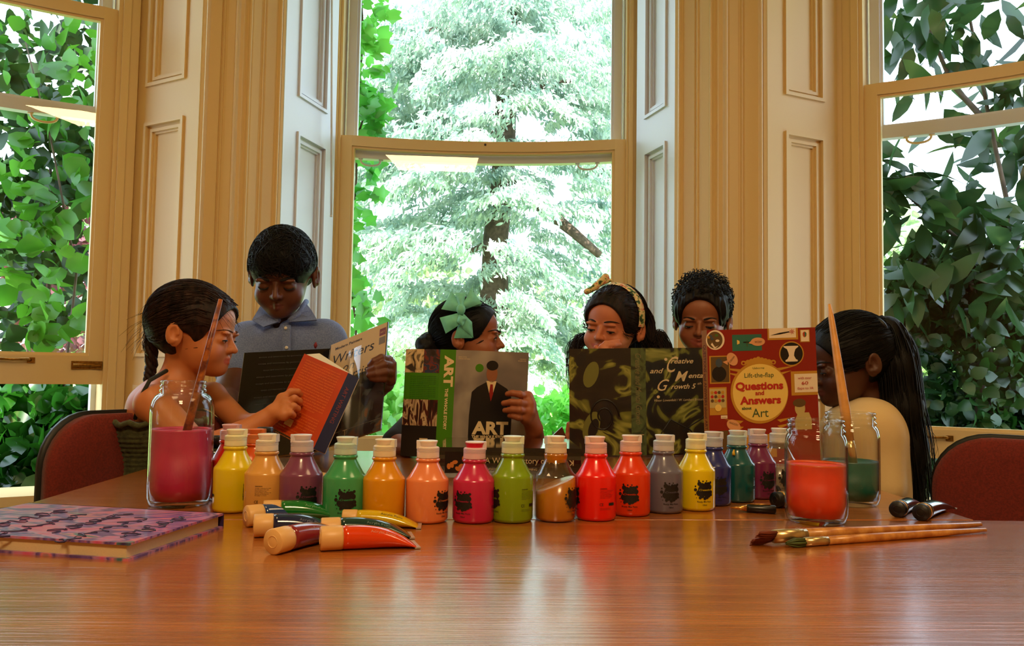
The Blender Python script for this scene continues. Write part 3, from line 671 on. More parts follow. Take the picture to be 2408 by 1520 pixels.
# ------------------------------------------------------------------ paint bottles
BLACK = mat('black_print', (16, 14, 14), 0.5)
GLASS = glassmat('jar_glass', (0.98, 0.99, 0.985), 0.98, 0.035, dark=0.40)
CLEARP = glassmat('clear_plastic', (0.97, 0.98, 0.98), 0.8, 0.10, 0.08, dark=0.6)
def paintmat(nm, rgb, rough=0.22, **k): return mat('paint_' + nm, rgb, rough, coat=0.3, **k)
BR = 0.0305
def bottle(nm_, px, py, rgb, label, face=0.0, backtxt=None, turn=0.0, hz=1.0, name='paint_bottle', captint=None, clear=False, z=TZ, lidopen=False, capadd=0):
    """nm_ colour key; face = heading of the splat logo in degrees (0 = to camera)"""
    p = atz(px, py, z); p.y += BR * 0.9; p.x = p.x * (1 + BR * .9 / p.y)
    root = empty(name, (p.x, p.y, z), label, 'paint bottle', 'small paint bottles lined up across the table')
    m = paintmat(nm_, rgb); hs = hz
    H = [(0, 0.0), (BR - .006, 0.0), (BR - .002, .0015), (BR, .006), (BR, .0625), (BR - .0004, .0648), (BR - .0018, .0668), (.0262, .0698), (.0225, .0765), (.0192, .0825), (.0168, .0872), (.0158, .0898), (.0156, .0915), (.0172, .0925), (.0176, .0942), (.0170, .0960), (.0150, .0970), (.0148, .100), (0, .100)]
    H = [(r, zz * hs) for r, zz in H]
    mb = MB(); mb.lathe(H, 40, 0)
    def fn(u, v, l):
        a = u / BR + R(face) - math.pi / 2; return Vector(((BR + l) * math.cos(a), (BR + l) * math.sin(a), v * hs))
    S = Sheet(fn); base = 0.0006
    S.disc(mb, 0, .035, .0108, .0098, base, 1, 20)
    blobs = [(-.0085, .0445, .0034), (-.0038, .0428, .003), (.0015, .0447, .0025), (.006, .0425, .0045), (.009, .039, .004), (-.009, .030, .0045), (-.0045, .026, .004), (.0035, .0245, .004), (.0075, .0265, .0035), (.0, .0215, .0024), (-.0075, .0225, .0022), (.011, .031, .0028)]
    for k, (u, v, r_) in enumerate(blobs): S.disc(mb, u, v, r_, r_ * 1.05, base + .00004 * (k + 1), 1, 12)
    for k, (u, v, r_) in enumerate([(-.0095, .0492, .0015), (-.003, .0485, .0013), (.003, .049, .0011), (.0105, .0462, .0021), (-.0145, .0405, .0013), (-.0145, .035, .0025), (-.0145, .0275, .001), (.0125, .0385, .0006), (.0125, .0265, .0019), (-.013, .0225, .0007)]): S.disc(mb, u, v, r_, r_, base, 1, 12)
    S.text(mb, 'Creatilo', 0, .0335, .0040, base + .0007, 0, width=.0185, shear=.35)
    S.text(mb, 'Ready Mix Paint', 0, .0150, .0036, base, 1, width=.0235, bold=.01)
    S.text(mb, '150ml', 0, .0098, .0036, base, 1, width=.0075, bold=.01)
    a0 = 1.9 * BR      # the instructions sit a third of the way round
    S.text(mb, 'WARNING', a0 - .012, .0475, .0022, base, 1, align='L', bold=.02)
    for i, s_ in enumerate(('This paint is washable from most', 'fabrics. Not suitable for children under', '36 months. Keep away from eyes', 'and mouth. Shake well before use', 'Wipe spills at once with a damp cloth', 'Store upright in a cool place')): S.text(mb, s_, a0 - .012, .0448 - i * .0021, .0018, base, 1, width=.0225 - .003 * (i % 3), align='L')
    S.text(mb, 'CE', a0 - .0125, .0235, .0058, base, 1, align='L', width=.0055)
    S.rect(mb, a0 + .002, .0235, a0 + .0125, .0275, base, 1, 5)
    for i in range(2): S.text(mb, 'Made for schools and play groups only', a0 - .012, .0195 - i * .0019, .0016, base, 1, width=.017, align='L')
    b = mb.build('bottle_body', [m if not clear else CLEARP, BLACK], root)
    if clear:
        q = MB(); hh = 0.052; pr = [(0, .002), (BR - .003, .002), (BR - .0015, .006), (BR - .0015, hh), (BR - .004, hh + .001), (0, hh)]
        if clear == 2:      # tilted streaked filling
            q.lathe(pr, 40, 0); q.v = [(x, y, z_ + (0.012 * x / BR if z_ > .03 else 0)) for x, y, z_ in q.v]
        else: q.lathe(pr, 40, 0)
        q.build('paint_filling', m, root)
        q = MB(); q.lathe([(.0150, .084), (.0166, .0895), (.0172, .0925), (.0176, .0942), (.017, .096), (.015, .097)], 32, 0); q.build('neck_ring', m, root)
    # cap: translucent white plastic tinted by the paint inside
    c = tuple(int(240 * .74 + .26 * x) for x in rgb) if captint is None else captint
    cm = mat('cap_' + nm_, c, 0.35, sss=0.3)
    z0 = .0972 * hs; q = MB(); q.lathe([(.0150, z0), (.0162, z0), (.0162, z0 + .001), (.0159, z0 + .0135), (.0150, z0 + .0155), (.0120, z0 + .0165), (0, z0 + .0165)], 36, 0)
    for i in range(4): q.lathe([(.0160, z0 + .0085 + i * .0017), (.01645, z0 + .0090 + i * .0017), (.0160, z0 + .0095 + i * .0017)], 36, 0)
    capo = q.build('cap', cm, root)
    # flip lid with its hinge, turned by `turn`
    q = MB(); Mt = Matrix.Rotation(R(turn), 4, 'Z'); q.lathe([(0, z0 + .0155), (.0118, z0 + .0155), (.0121, z0 + .0195), (.0136, z0 + .0232), (.0138, z0 + .0240), (.0130, z0 + .0246), (0, z0 + .0246)], 32, 0)
    R3 = Mt.to_3x3(); q.box(Mt @ Vector((.0125, 0, z0 + .0185)), (.0075, .013, .0105), R3); q.box(Mt @ Vector((.0148, 0, z0 + .0225)), (.0035, .010, .004), R3)
    q.build('lid', mat('lid_' + nm_, tuple(int(.86 * 246 + .14 * x) for x in rgb) if captint is None else captint, 0.35, sss=0.3), capo)
    return root
bl = [
 ('yellow', 548, 1209, (226, 200, 14), 'bright yellow paint bottle nearest the pink jar, logo turned away', 180, 20, 1.0),
 ('sand', 622, 1222, (216, 158, 76), 'sandy beige paint bottle showing its small print to the camera', -100, -10, .97),
 ('mauve', 705, 1226, (122, 62, 96), 'dusty purple paint bottle right of the sandy beige one', 32, 190, .975),
 ('seagreen', 808, 1233, (62, 158, 98), 'sea green paint bottle with the black splat logo showing', 15, 0, .965),
 ('ochre', 900, 1234, (222, 148, 8), 'orange yellow paint bottle with a plain side, between the sea green and the peach one', 150, -10, .94),
 ('peach', 1003, 1234, (236, 136, 84), 'peach coloured paint bottle right of the orange yellow one', 52, 180, .925),
 ('magenta', 1113, 1234, (196, 30, 82), 'magenta paint bottle with a red stained lid', -30, 10, .915),
 ('lime', 1203, 1233, (126, 160, 14), 'lime green paint bottle in the middle of the row', -62, 0, 1.0),
 ('gold', 1305, 1231, (196, 120, 18), 'half empty clear bottle of gold paint', 52, 200, 1.0),
 ('red', 1400, 1228, (240, 20, 10), 'bright red paint bottle', -82, 180, .99),
 ('orange', 1482, 1217, (226, 58, 10), 'deep orange paint bottle between the bright red and grey ones', -12, 0, .985),
 ('greyblue', 1560, 1210, (104, 102, 124), 'grey blue paint bottle', 10, 0, .975),
 ('lemon', 1636, 1204, (232, 206, 8), 'lemon yellow paint bottle right of the grey blue one, logo forward', 12, 5, .985),
 ('navy', 1676, 1192, (36, 44, 118), 'dark blue paint bottle tucked behind the lemon yellow one', 5, 0, .98),
 ('teal', 1733, 1184, (14, 84, 88), 'teal paint bottle with a yellow drip on its shoulder', -70, 0, .98),
 ('plum', 1783, 1176, (112, 36, 84), 'plum purple paint bottle, second from the end behind the jars', 18, 180, .98),
 ('silver', 1832, 1170, (150, 136, 118), 'clear bottle of silver grey paint partly behind the orange jar', 10, 0, .98)]
for nm_, px, py, rgb, lab, face, turn, hz in bl:
    bt = bottle(nm_, px, py, rgb, lab, face, turn=turn, hz=hz, clear={'gold': 2, 'silver': 1}.get(nm_, False), captint=None)
    if nm_ == 'magenta':
        q = MB(); z0 = .0972 * hz; q.lathe([(.0123, z0 + .0165), (.0127, z0 + .0195), (.0142, z0 + .0228)], 24, 0); q.build('paint_smear', mat('smear_red', (216, 24, 60), .3), bt)
    if nm_ == 'teal':
        q = MB(); q.tube([(-.010, -.0165, .088), (-.012, -.020, .083), (-.0125, -.0225, .0795)], [.0012, .0025, .0028], 8); q.build('paint_drip', mat('drip_yellow', (214, 168, 20), .3), bt)
# bottles standing behind the row
def small_dark(px, py, y, H_, r_, label, glassy=True):
    p = at(px, py, y); root = empty('ink_bottle', (p.x, y, TZ), label, 'ink bottle')
    q = MB(); q.lathe([(0, 0), (r_, 0), (r_ * 1.02, .004), (r_, H_ * .70), (r_ * .86, H_ * .77), (r_ * .5, H_ * .80), (r_ * .5, H_ * .84), (0, H_ * .84)], 28, 0); q.build('bottle_body', mat('dark_green_glass', (14, 26, 12), .08, coat=.8), root)
    q = MB(); q.lathe([(0, H_ * .81), (r_ * .68, H_ * .81), (r_ * .70, H_ * .98), (r_ * .6, H_), (0, H_)], 28, 0); q.build('cap', mat('black_plastic', (12, 12, 14), .35), root)
small_dark(502, 1160, 1.40, .098, .017, 'slim dark green bottle with black cap just behind the pink jar')
small_dark(619, 1160, 1.53, .104, .022, 'dark bottle with black cap hidden behind the sandy beige bottle')
bottle('scarlet', 536, 1182, (196, 38, 16), 'red paint bottle hidden behind the bright yellow one', 180, turn=0, hz=1.0, captint=(226, 176, 184))
bottle('tangerine', 597, 1162, (214, 84, 16), 'orange paint bottle mostly hidden behind the sandy beige bottle', 180, turn=0, hz=.86, captint=(220, 120, 60))
# low wooden dishes with paint
for px, py, w, lab in ((672, 1102, .045, 'shallow glass dish with paint rests between the bottles'), (762, 1098, .022, 'little cream dish edge behind the purple bottle')):
    p = atz(px, py + 30, TZ); root = empty('paint_dish', (p.x, 1.52, TZ), lab, 'dish')
    q = MB(); q.lathe([(0, 0), (w * .6, 0), (w * .95, .016), (w, .020), (w * .93, .019), (w * .55, .004), (0, .004)], 32, 0); q.build('dish_bowl', mat('dish_cream', (214, 176, 116), .3), root)
    q = MB(); q.lathe([(0, .009), (w * .6, .009), (w * .74, .0105)], 24, 0); q.build('paint_residue', mat('dish_green', (86, 96, 58), .2), root)

# ------------------------------------------------------------------ jars
def jar(px, py, r_, H_, fill, rgb, label, neckr, rgbtop=None, square=False):
    p = atz(px, py, TZ); p.y += r_ * .95; p.x *= 1 + r_ * .9 / p.y
    root = empty('glass_jar', (p.x, p.y, TZ), label, 'jar'); n_ = neckr; s0 = H_ * (.70 if not square else .74); s1 = H_ * (.855 if not square else .895)
    out = [(0, .001), (r_ * .80, 0), (r_ * .93, .004), (r_ * .99, .014), (r_, .03), (r_, s0)] + [(n_ + (r_ - n_) * math.cos(R(a_)) ** .9, s0 + (s1 - s0) * math.sin(R(a_))) for a_ in (20, 40, 60, 76)] + [(n_, s1 + .001), (n_ * 1.06, s1 + .0035), (n_ * 1.06, s1 + .006), (n_ * 1.0, s1 + .008), (n_ * .99, H_ - .0115), (n_ * 1.045, H_ - .0095), (n_ * 1.045, H_ - .008), (n_ * .99, H_ - .0065), (n_ * .99, H_ - .004), (n_ * 1.03, H_ - .003), (n_ * 1.03, H_ - .001), (n_ * .99, H_), (n_ * .94, H_)]
    inn = [(n_ * .92, H_ - .002), (n_ * .92, s1)] + [(n_ * .92 + (r_ * .955 - n_ * .92) * math.cos(R(a_)), s0 + (s1 - s0) * .97 * math.sin(R(a_))) for a_ in (70, 40, 15)] + [(r_ * .955, s0 * .95), (r_ * .955, .03), (r_ * .9, .010), (0, .007)]
    q = MB(); q.lathe(out + inn, 64, 0); q.build('glass', GLASS, root)
    f = H_ * fill; q = MB(); rr = r_ * .952
    q.lathe([(0, .0075), (r_ * .88, .0105), (rr, .030), (rr, f), (rr * .985, f - .001), (0, f - .0015)], 56, 0)
    wat = q.build('paint_water', mat('water_' + label.split()[1], rgb, .55, noise=.12, nscale=30), root)
    q = MB(); q.lathe([(rr * .995, f - .0006), (rr, f + .0022), (rr * .985, f + .0026), (rr * .96, f - .0006)], 56, 0); q.build('froth_ring', mat('froth_' + label.split()[1], rgbtop or rgb, .3), wat)
    return root, p
jp, pj = jar(418, 1200, .0475, .193, .60, (196, 30, 80), 'tall pink filled glass jar standing left of the bottle row', .0330, (214, 70, 120), square=True)
jo, po = jar(1922, 1241, .0445, .1515, .555, (244, 58, 0), 'wide orange filled glass jar standing right of the bottle row', .0395, (236, 92, 30))
jt, pt = jar(2003, 1197, .0465, .155, .46, (8, 96, 82), 'glass jar filled with dark teal water behind the orange one', .0395, (30, 98, 88))
FERR = mat('ferrule_metal', (206, 176, 126), 0.28, metal=0.9)
def brush(name, label, pts, rads, ferr, bris, hm, bm, seg=14, flat=1.0, bend=None):
    """pts handle points from ferrule to tail; ferr length; bris length"""
    a, b = Vector(pts[0]), Vector(pts[1]); d = (a - b).normalized()
    root = empty(name, a, label, 'paintbrush'); o = a
    q = MB(); q.tube([Vector(p) - o for p in pts], rads, seg); q.build('handle', hm, root)
    fr = rads[0] * 1.05; q = MB(); t = [0, .12, .14, .2, .22, .28, .3, 1]; rr = [1, 1, 1.1, 1, 1.1, 1, 1, 1.0]
    q.tube([d * ferr * x for x in t], [fr * x for x in rr], seg); f = q.build('ferrule', FERR, root)
    q = MB()
    if flat != 1.0:
        side = (Vector((-d.y, d.x, 0)).normalized() * .72 + Vector((0, 0, .69))).normalized()
        for m_ in (q,):
            for i in range(46):
                s_ = (i / 45 - .5) * 2; z = random.uniform(-.0022, .0022); c = d * ferr * .98 + side * s_ * fr * .85 + Vector((0, 0, z))
                e = d * (ferr + bris * random.uniform(.86, 1.0)) + side * s_ * fr * 1.15 * flat + Vector((0, 0, z - .002)); m_.tube([c, (c + e) / 2 + Vector((0, 0, random.uniform(-.001, .001))), e], [.0013, .0015, .0007], 5)
    else:
        for i in range(60):
            a_ = random.uniform(0, 6.28); r0 = fr * .8 * math.sqrt(random.random()); u = d.orthogonal().normalized(); v = d.cross(u); k = u * math.cos(a_) + v * math.sin(a_)
            q.tube([d * ferr * .95 + k * r0, d * (ferr + bris * .45) + k * r0 * 1.25, d * (ferr + bris * random.uniform(.85, 1)) + k * r0 * .35], [.0011, .0013, .0005], 5)
    q.build('bristles', bm, root)
    return root
HW = mat('brush_handle_wood', (214, 150, 74), .35, rgb2=(176, 108, 46), nscale=60, stretch=(1, 1, 1), coat=.2)
HW2 = mat('pale_handle_wood', (222, 160, 84), .35, noise=.2, nscale=40)
HWS = mat('stained_handle_wood', (176, 96, 30), .4, rgb2=(96, 34, 14), nscale=90)
# brush standing in the pink jar, bristles hidden in the water
b0 = Vector((pj.x + .006, pj.y + .002, TZ + .108)); e0 = at(519, 704, pj.y + .02)
brush('paintbrush', 'paint stained wooden brush standing in the pink jar', [b0, b0.lerp(e0, .25), b0.lerp(e0, .6), e0], [.0068, .0062, .0052, .0034], .034, .030, HWS, mat('bristle_pink', (150, 30, 60), .7))
b1 = at(1998, 1038, pt.y - .01); e1 = at(1950, 716, pt.y + .04)
brush('paintbrush', 'clean pale wooden brush standing in the teal jar', [b1, b1.lerp(e1, .2), b1.lerp(e1, .55), b1.lerp(e1, .9), e1], [.0072, .0084, .0070, .0050, .0028], .046, .034, HW2, mat('bristle_teal', (20, 60, 52), .7))
# brushes lying on the near table
h0 = atz(1892, 1258, TZ + .010); h1 = atz(2305, 1234, TZ + .0045)
brush('paintbrush', 'flat brush with splayed brown bristles lying on the table, behind the round one', [h0, h0.lerp(h1, .3), h0.lerp(h1, .7), h1], [.0082, .0064, .0050, .0036], .050, .032, HW, mat('bristle_brown', (112, 42, 14), .6), flat=1.35)
g0 = atz(1945, 1272, TZ + .0055); g1 = atz(2317, 1247, TZ + .0045)
brush('paintbrush', 'round brush with green bristles lying nearest the camera', [g0, g0.lerp(g1, .3), g0.lerp(g1, .7), g1], [.0055, .0056, .0048, .0030], .036, .028, HW, mat('bristle_green', (66, 78, 20), .6))

# ------------------------------------------------------------------ paint tubes
def tube_(nm_, pa, pb, rgb, label, r_=.0125, capc=(226, 178, 112), name='paint_tube', ct='Acrylic Paint', txtc=None, rim=None, z0=None, capl=.020, L_=None):
    """pa cap end, pb crimped end (both resting on the table, world xy)"""
    a = Vector((pa[0], pa[1], TZ + (z0 or 0))); b = Vector((pb[0], pb[1], TZ + (z0 or 0))); d = (b - a); L = L_ or d.length; d.normalize(); s_ = Vector((-d.y, d.x, 0))
    root = empty(name, a, label, 'paint tube', 'tubes of acrylic paint'); up = Vector((0, 0, 1))
    q = MB(); cr_ = r_ * 1.03; pts = [up * cr_ + d * x for x in (0, .0012, capl * .9, capl)]
    q.tube(pts, [cr_ * .93, cr_, cr_, cr_ * .97], 32); q.lathe([(cr_ * .42, 0), (cr_ * .44, .0006), (cr_ * .48, .0006), (cr_ * .50, 0)], 24, 0, Matrix.Translation(up * cr_) @ (Matrix((s_, up, -d)).transposed().to_4x4()))
    if rim: q.lathe([(cr_ * .98, capl * .55), (cr_ * 1.06, capl * .6), (cr_ * 1.06, capl * .82), (cr_ * .98, capl * .88)], 28, 1, Matrix.Translation(up * cr_) @ (Matrix((s_, up, d)).transposed().to_4x4()))
    q.build('cap', [mat('tube_cap_%d_%d' % capc[:2], capc, .4), rim or FERR], root)
    n = 15; seg = 28; vs = []; fs = []; tp = lambda t: (r_ * (1 - t ** 3.0 * .94), r_ * (1 + .45 * t ** 1.6))
    for i in range(n):
        t = i / (n - 1); h, w = tp(t); c = d * (capl + (L - capl) * t)
        for k in range(seg):
            a_ = 2 * math.pi * k / seg; vs.append(c + s_ * w * math.cos(a_) + up * (h + h * math.sin(a_) + .0003))
    for i in range(n - 1):
        for k in range(seg): k2 = (k + 1) % seg; fs.append((i * seg + k, i * seg + k2, (i + 1) * seg + k2, (i + 1) * seg + k))
    fs.append(tuple(range(seg - 1, -1, -1))); q = MB(); q.add(vs, fs, 0)
    def fn(u, v, l):
        t = min(max(u / (L - capl), 0), 1); h, w = tp(t); c = d * (capl + (L - capl) * t); a_ = math.pi * .5 + v / r_
        side = -1 if s_.y < 0 else 1
        return c - s_ * side * (w + l) * math.cos(a_ + math.pi) * -1 + up * (h + (h + l) * math.sin(a_) + .0003)
    S = Sheet(lambda u, v, l: (lambda t: d * (capl + (L - capl) * t) + s_ * (-1 if s_.dot(Vector((0, -1, 0))) < 0 else 1) * (tp(t)[1] + l) * math.cos(v / r_) + up * (tp(t)[0] + (tp(t)[0] + l) * math.sin(v / r_) + .0003))(min(max(u / (L - capl), 0), 1)))
    if ct: S.text(q, ct, .032, .0085, .0052, .0003, 1, align='L', width=.030)
    q.build('tube_body', [mat('tube_' + nm_, rgb, .16, coat=.6), mat('tubetext_' + nm_, txtc or tuple(int(x * .5 + 100) for x in rgb), .4)], root)
    q = MB(); c = d * L; q.box(c + up * .0015, (.007, .045 * r_ / .0125 * .8, .0018), Matrix((d, s_, up)).transposed()); q.build('crimp', mat('tube_foil', (206, 200, 196), .3, .6), root)
    return root
def TB(x0, y0, x1, y1, *a, **k):
    p = atz(x0, y0, TZ); q_ = atz(x1, y1, TZ); return tube_(a[0], (p.x, p.y), (q_.x, q_.y), *a[1:], **k)
TB(752, 1296, 975, 1284, 'orange', (222, 62, 6), 'orange acrylic paint tube lying in front of the others', r_=.0140, capl=.026)
TB(640, 1306, 800, 1262, 'crimson', (134, 30, 42), 'crimson tube pointing at the camera, nearest in the tube pile', r_=.0145, capl=.024)
TB(596, 1264, 800, 1256, 'blue', (22, 28, 72), 'dark blue acrylic paint tube at the left of the tube pile', r_=.0142, capl=.024)
TB(754, 1270, 965, 1262, 'darkgreen', (16, 52, 48), 'dark green tube just behind the orange one', r_=.0133, capl=.024)
TB(805, 1240, 985, 1240, 'yellow', (212, 176, 20), 'yellow acrylic paint tube lying right behind the pile', r_=.0115, txtc=(60, 50, 20), capl=.020)
TB(578, 1240, 740, 1222, 'royal', (30, 60, 120), 'blue tube at the back left of the pile, mostly hidden', r_=.0140, capl=.022)
TB(618, 1232, 800, 1226, 'green', (18, 112, 40), 'green acrylic paint tube lying behind the dark blue one', r_=.0135, z0=.004, capl=.024)
TB(622, 1221, 770, 1212, 'carmine', (160, 24, 36), 'red tube at the back of the pile against the bottles', r_=.0110, z0=.004)
GOLD = mat('gold_rim', (214, 160, 84), .25, .9)
BLK = (16, 14, 18)
TB(2110, 1218, 2150, 1190, 'black', (34, 32, 40), 'black capped metallic tube, left of the two lying at the right table edge', r_=.0120, capc=BLK, rim=GOLD, ct=None)
TB(2165, 1226, 2222, 1196, 'black2', (34, 32, 40), 'black capped metallic tube, right of the two lying at the right table edge', r_=.0122, capc=BLK, rim=GOLD, ct=None)
p = atz(1828, 1198, TZ); tube_('yellow2', (p.x, p.y + .012), (p.x + .11, p.y + .06), (222, 190, 10), 'yellow tube with black cap and gold rim lying behind the orange jar', r_=.0125, capc=BLK, rim=GOLD, ct=None, L_=.09)
tube_('black3', (p.x + .02, p.y + .11), (p.x + .10, p.y + .18), (26, 24, 30), 'black tube lying behind the yellow tube and the orange jar', r_=.011, capc=BLK, rim=GOLD, ct=None)
# craft pen with a brass tip
a = atz(1718, 1194, TZ + .006); b = atz(1822, 1199, TZ + .007); root = empty('craft_pen', a, 'black craft pen with a pointed brass tip lying before the bottles', 'pen'); d = (b - a).normalized()
q = MB(); L = (b - a).length; q.tube([d * 0, d * L * .15, d * L * .38], [.0008, .0022, .0056], 16); q.build('nib', GOLD, root)
q = MB(); q.tube([d * L * .38, d * L * .42, d * L * 1.0, d * L * 1.03], [.0058, .0064, .0066, .005], 20); q.build('barrel', mat('pen_black', (14, 12, 12), .3), root)
q = MB(); q.tube([d * L * .45 + Vector((0, 0, .0066)), d * L * .9 + Vector((0, 0, .0072))], [.0012, .0012], 8); q.build('clip', GOLD, root)

# ------------------------------------------------------------------ books
PAGES = mat('book_pages', (226, 206, 164), .8, noise=.15, nscale=400, stretch=(1, 1, 30))
def slab(mb, a, b, c, d, n, th, mat_=0):
    """thin board from 4 corners, extruded by th along n"""
    mb.hexa([Vector(a), Vector(b), Vector(c), Vector(d)] + [Vector(p) + n * th for p in (a, b, c, d)], mat_)
def pat(name, cols, scale, dist=2.0, rough=.35, stretch=(1, 1, 1), coat=.2, kind='noise', smooth=False):
    m = bpy.data.materials.new(name); m.use_nodes = True; N = m.node_tree.nodes; L = m.node_tree.links; b = N['Principled BSDF']
    tc = N.new('ShaderNodeTexCoord'); mp = N.new('ShaderNodeMapping'); mp.inputs['Scale'].default_value = stretch; L.new(tc.outputs['Object'], mp.inputs[0])
    n = N.new('ShaderNodeTexNoise'); n.inputs['Scale'].default_value = scale; n.inputs['Detail'].default_value = 2.5; n.inputs['Distortion'].default_value = dist; L.new(mp.outputs[0], n.inputs[0])
    cr = N.new('ShaderNodeValToRGB'); L.new(n.outputs['Fac'], cr.inputs[0]); e = cr.color_ramp.elements; k = len(cols)
    cr.color_ramp.interpolation = 'LINEAR' if smooth else 'EASE'
    for i, (pos, c) in enumerate(cols):
        q = e[i] if i < 2 else e.new(pos); q.position = pos; q.color = (*lin(c), 1)
    L.new(cr.outputs[0], b.inputs['Base Color']); b.inputs['Roughness'].default_value = rough; b.inputs['Coat Weight'].default_value = coat
    return m
# --- sketchbook lying at the left
MARB = pat('marbled_cover', [(.28, (150, 52, 120)), (.36, (204, 92, 140)), (.45, (176, 130, 182)), (.5, (84, 60, 130)), (.56, (120, 88, 168)), (.62, (214, 120, 140)), (.68, (70, 120, 130)), (.76, (52, 34, 96))], 7, 3.0, stretch=(1, 2.2, 1), smooth=True)
th = .020; A_ = atz(527, 1207, TZ + th); B_ = atz(304, 1278, TZ + th); D_ = atz(0, 1181, TZ + th); dd = (D_ - A_); 
e1 = (B_ - A_); nrm_ = Vector((0, 0, 1)); e2 = Vector((e1.y, -e1.x, 0)).normalized() * .30
if e2.x > 0: e2 = -e2
root = empty('sketchbook', (A_.x, A_.y, TZ), 'thick hardback sketchbook with purple and pink marbled cover lying at left', 'sketchbook')
o3 = root.location; P4 = [Vector((p.x, p.y, TZ)) - o3 for p in (A_, A_ + e2, A_ + e2 + e1, B_)]
up = Vector((0, 0, 1)); q = MB(); slab(q, *P4, up, .0028)
P5 = [p + up * (th - .0028) for p in P4]; slab(q, *P5, up, .0028)
S = Sheet(lambda u, v, l: P5[0] + up * (.0028 + l) + e2.normalized() * u + e1.normalized() * v)
rr = random.Random(3)
INK = mat('sketch_ink', (52, 34, 78), .6)
for row in range(5):       # handwritten flourishes
    u0 = .03 + .045 * row; pts = []
    for k in range(70):
        t = k / 69; v = .06 + .15 * t if row % 2 else .04 + .13 * t; pts.append(S.fn(u0 + .010 * math.sin(k * .9 + row) * (0.2 + .8 * abs(math.sin(k * .23 + row * 1.7))) + .006 * math.sin(k * .37 + row * 2), v + .004 * math.cos(k * 1.3), .0002))
    q.tube(pts, [.0004 + .0009 * abs(math.sin(k * .45)) for k in range(70)], 5, 1)
q.build('cover', [MARB, INK], root)
ins = .006; q = MB(); c0 = [P4[0].lerp(P4[2], .02) + up * .0028, P4[1].lerp(P4[3], .02) + up * .0028, P4[2].lerp(P4[0], .02) + up * .0028, P4[3].lerp(P4[1], .02) + up * .0028]; slab(q, *c0, up, th - .0056); q.build('pages', PAGES, root)
q = MB(); s4 = [P4[0], P4[1], P4[1] + e1 * .012, P4[0] + e1 * .012]; slab(q, *s4, up, th); q.build('spine', mat('spine_purple', (46, 34, 84), .4), root)

# --- the thick art history book lying flat
f0, f1_ = at(1032, 1122, 1.645), at(1366, 1126, 1.635); z1 = at(1200, 1054, 1.64).z
wx0, wx1 = f0.x, f1_.x; h_ = z1 - TZ
root = empty('book', ((wx0 + wx1) / 2, 1.64, TZ), 'thick glossy black art history book lying flat behind the bottles', 'book', 'art books on the table'); o3 = root.location
q = MB(); w_ = (wx1 - wx0) / 2; dp = .235
q.box((0, dp / 2, .002), (2 * w_, dp, .004)); q.box((0, dp / 2, h_ - .002), (2 * w_, dp, .004))
n = 8
prof_ = [(0, -.000 + 0, 0)] 
for i in range(n):
    z_0, z_1 = h_ * i / n, h_ * (i + 1) / n; b_ = lambda z: .006 * math.sin(math.pi * z / h_)
    q.add([(-w_, -b_(z_0), z_0), (w_, -b_(z_0), z_0), (w_, -b_(z_1), z_1), (-w_, -b_(z_1), z_1)], [(0, 1, 2, 3)], 0, True)
S = Sheet(lambda u, v, l: Vector((u - w_, -.0062 - l, v)))
q.add([S.fn(u, v, .0002) for u, v in ((.012, .010), (.075, .010), (.075, h_ - .008), (.012, h_ - .008))], [(0, 1, 2, 3)], 2, False)
for k in range(9): S.disc(q, .02 + .006 * k, h_ * (.30 + .35 * rr.random()), .006, .004, .0005 + k * .0001, 3, 12, rot=rr.random() * 3)
S.text(q, 'A World History of Art', .092, h_ * .50, .0165, .0006, 1, align='L', width=.150)
S.text(q, 'HUGH HONOUR & JOHN FLEMING', .092, h_ * .27, .0065, .0006, 1, align='L', width=.105)
S.text(q, 'K', 2 * w_ - .020, h_ * .62, .0150, .0006, 1, bold=.02, rot=math.pi)
q.build('cover', [mat('gloss_black_cover', (26, 20, 20), .08, coat=1.0), mat('pale_gold_print', (196, 176, 140), .5), mat('spine_picture_dark', (20, 10, 8), .3), mat('spine_picture_warm', (200, 116, 50), .4)], root)
q = MB(); q.box((0, dp / 2 + .003, h_ / 2), (2 * w_ - .006, dp - .012, h_ - .008)); q.build('pages', PAGES, root)

# --- black, green and grey art book held upright (back cover, spine, front cover)
BKL = []
def upright(name, label, group, panels, zt_pages=.5):
    pass
Y = 1.955
TLb, TLs, TLf, TRf = at(955, 821, Y + .03), at(1036, 822, Y), at(1073, 823, Y - .004), at(1244, 830, Y + .035)
zb = TZ + .001
def planes(tops, dx, dy):
    v = Vector((dx, dy, -(min(t.z for t in tops) - zb))); return [t + v for t in tops]
BLb, BLs, BLf, BRf = planes((TLb, TLs, TLf, TRf), -.008, 0)
root = empty('book', BLf, 'large art book with green spine stood open and held by the girl with turquoise bow', 'book', 'art books on the table'); o3 = BLf.copy()
L_ = lambda p: Vector(p) - o3
NV = CAM - o3
GREY = pat('cover_grey_sky', [(.3, (112, 104, 104)), (.7, (170, 160, 148))], 9, .5, stretch=(1, 1, 1))
GRN = mat('cover_green', (64, 132, 10), .3, coat=.2); CREAM = mat('cover_cream', (232, 208, 160), .5)
CBLK = mat('cover_black', (20, 16, 18), .35); CRED = mat('cover_red', (150, 26, 20), .4); CSKIN = mat('cover_tan', (150, 92, 60), .5)
PIC1 = pat('cover_pale_picture', [(.34, (60, 50, 40)), (.42, (190, 164, 120)), (.6, (222, 196, 150)), (.7, (120, 104, 80))], 34, 1.5)
PIC2 = pat('cover_dark_picture', [(.34, (26, 20, 24)), (.5, (54, 42, 56)), (.58, (120, 40, 26)), (.66, (40, 54, 84))], 44, 1.2)
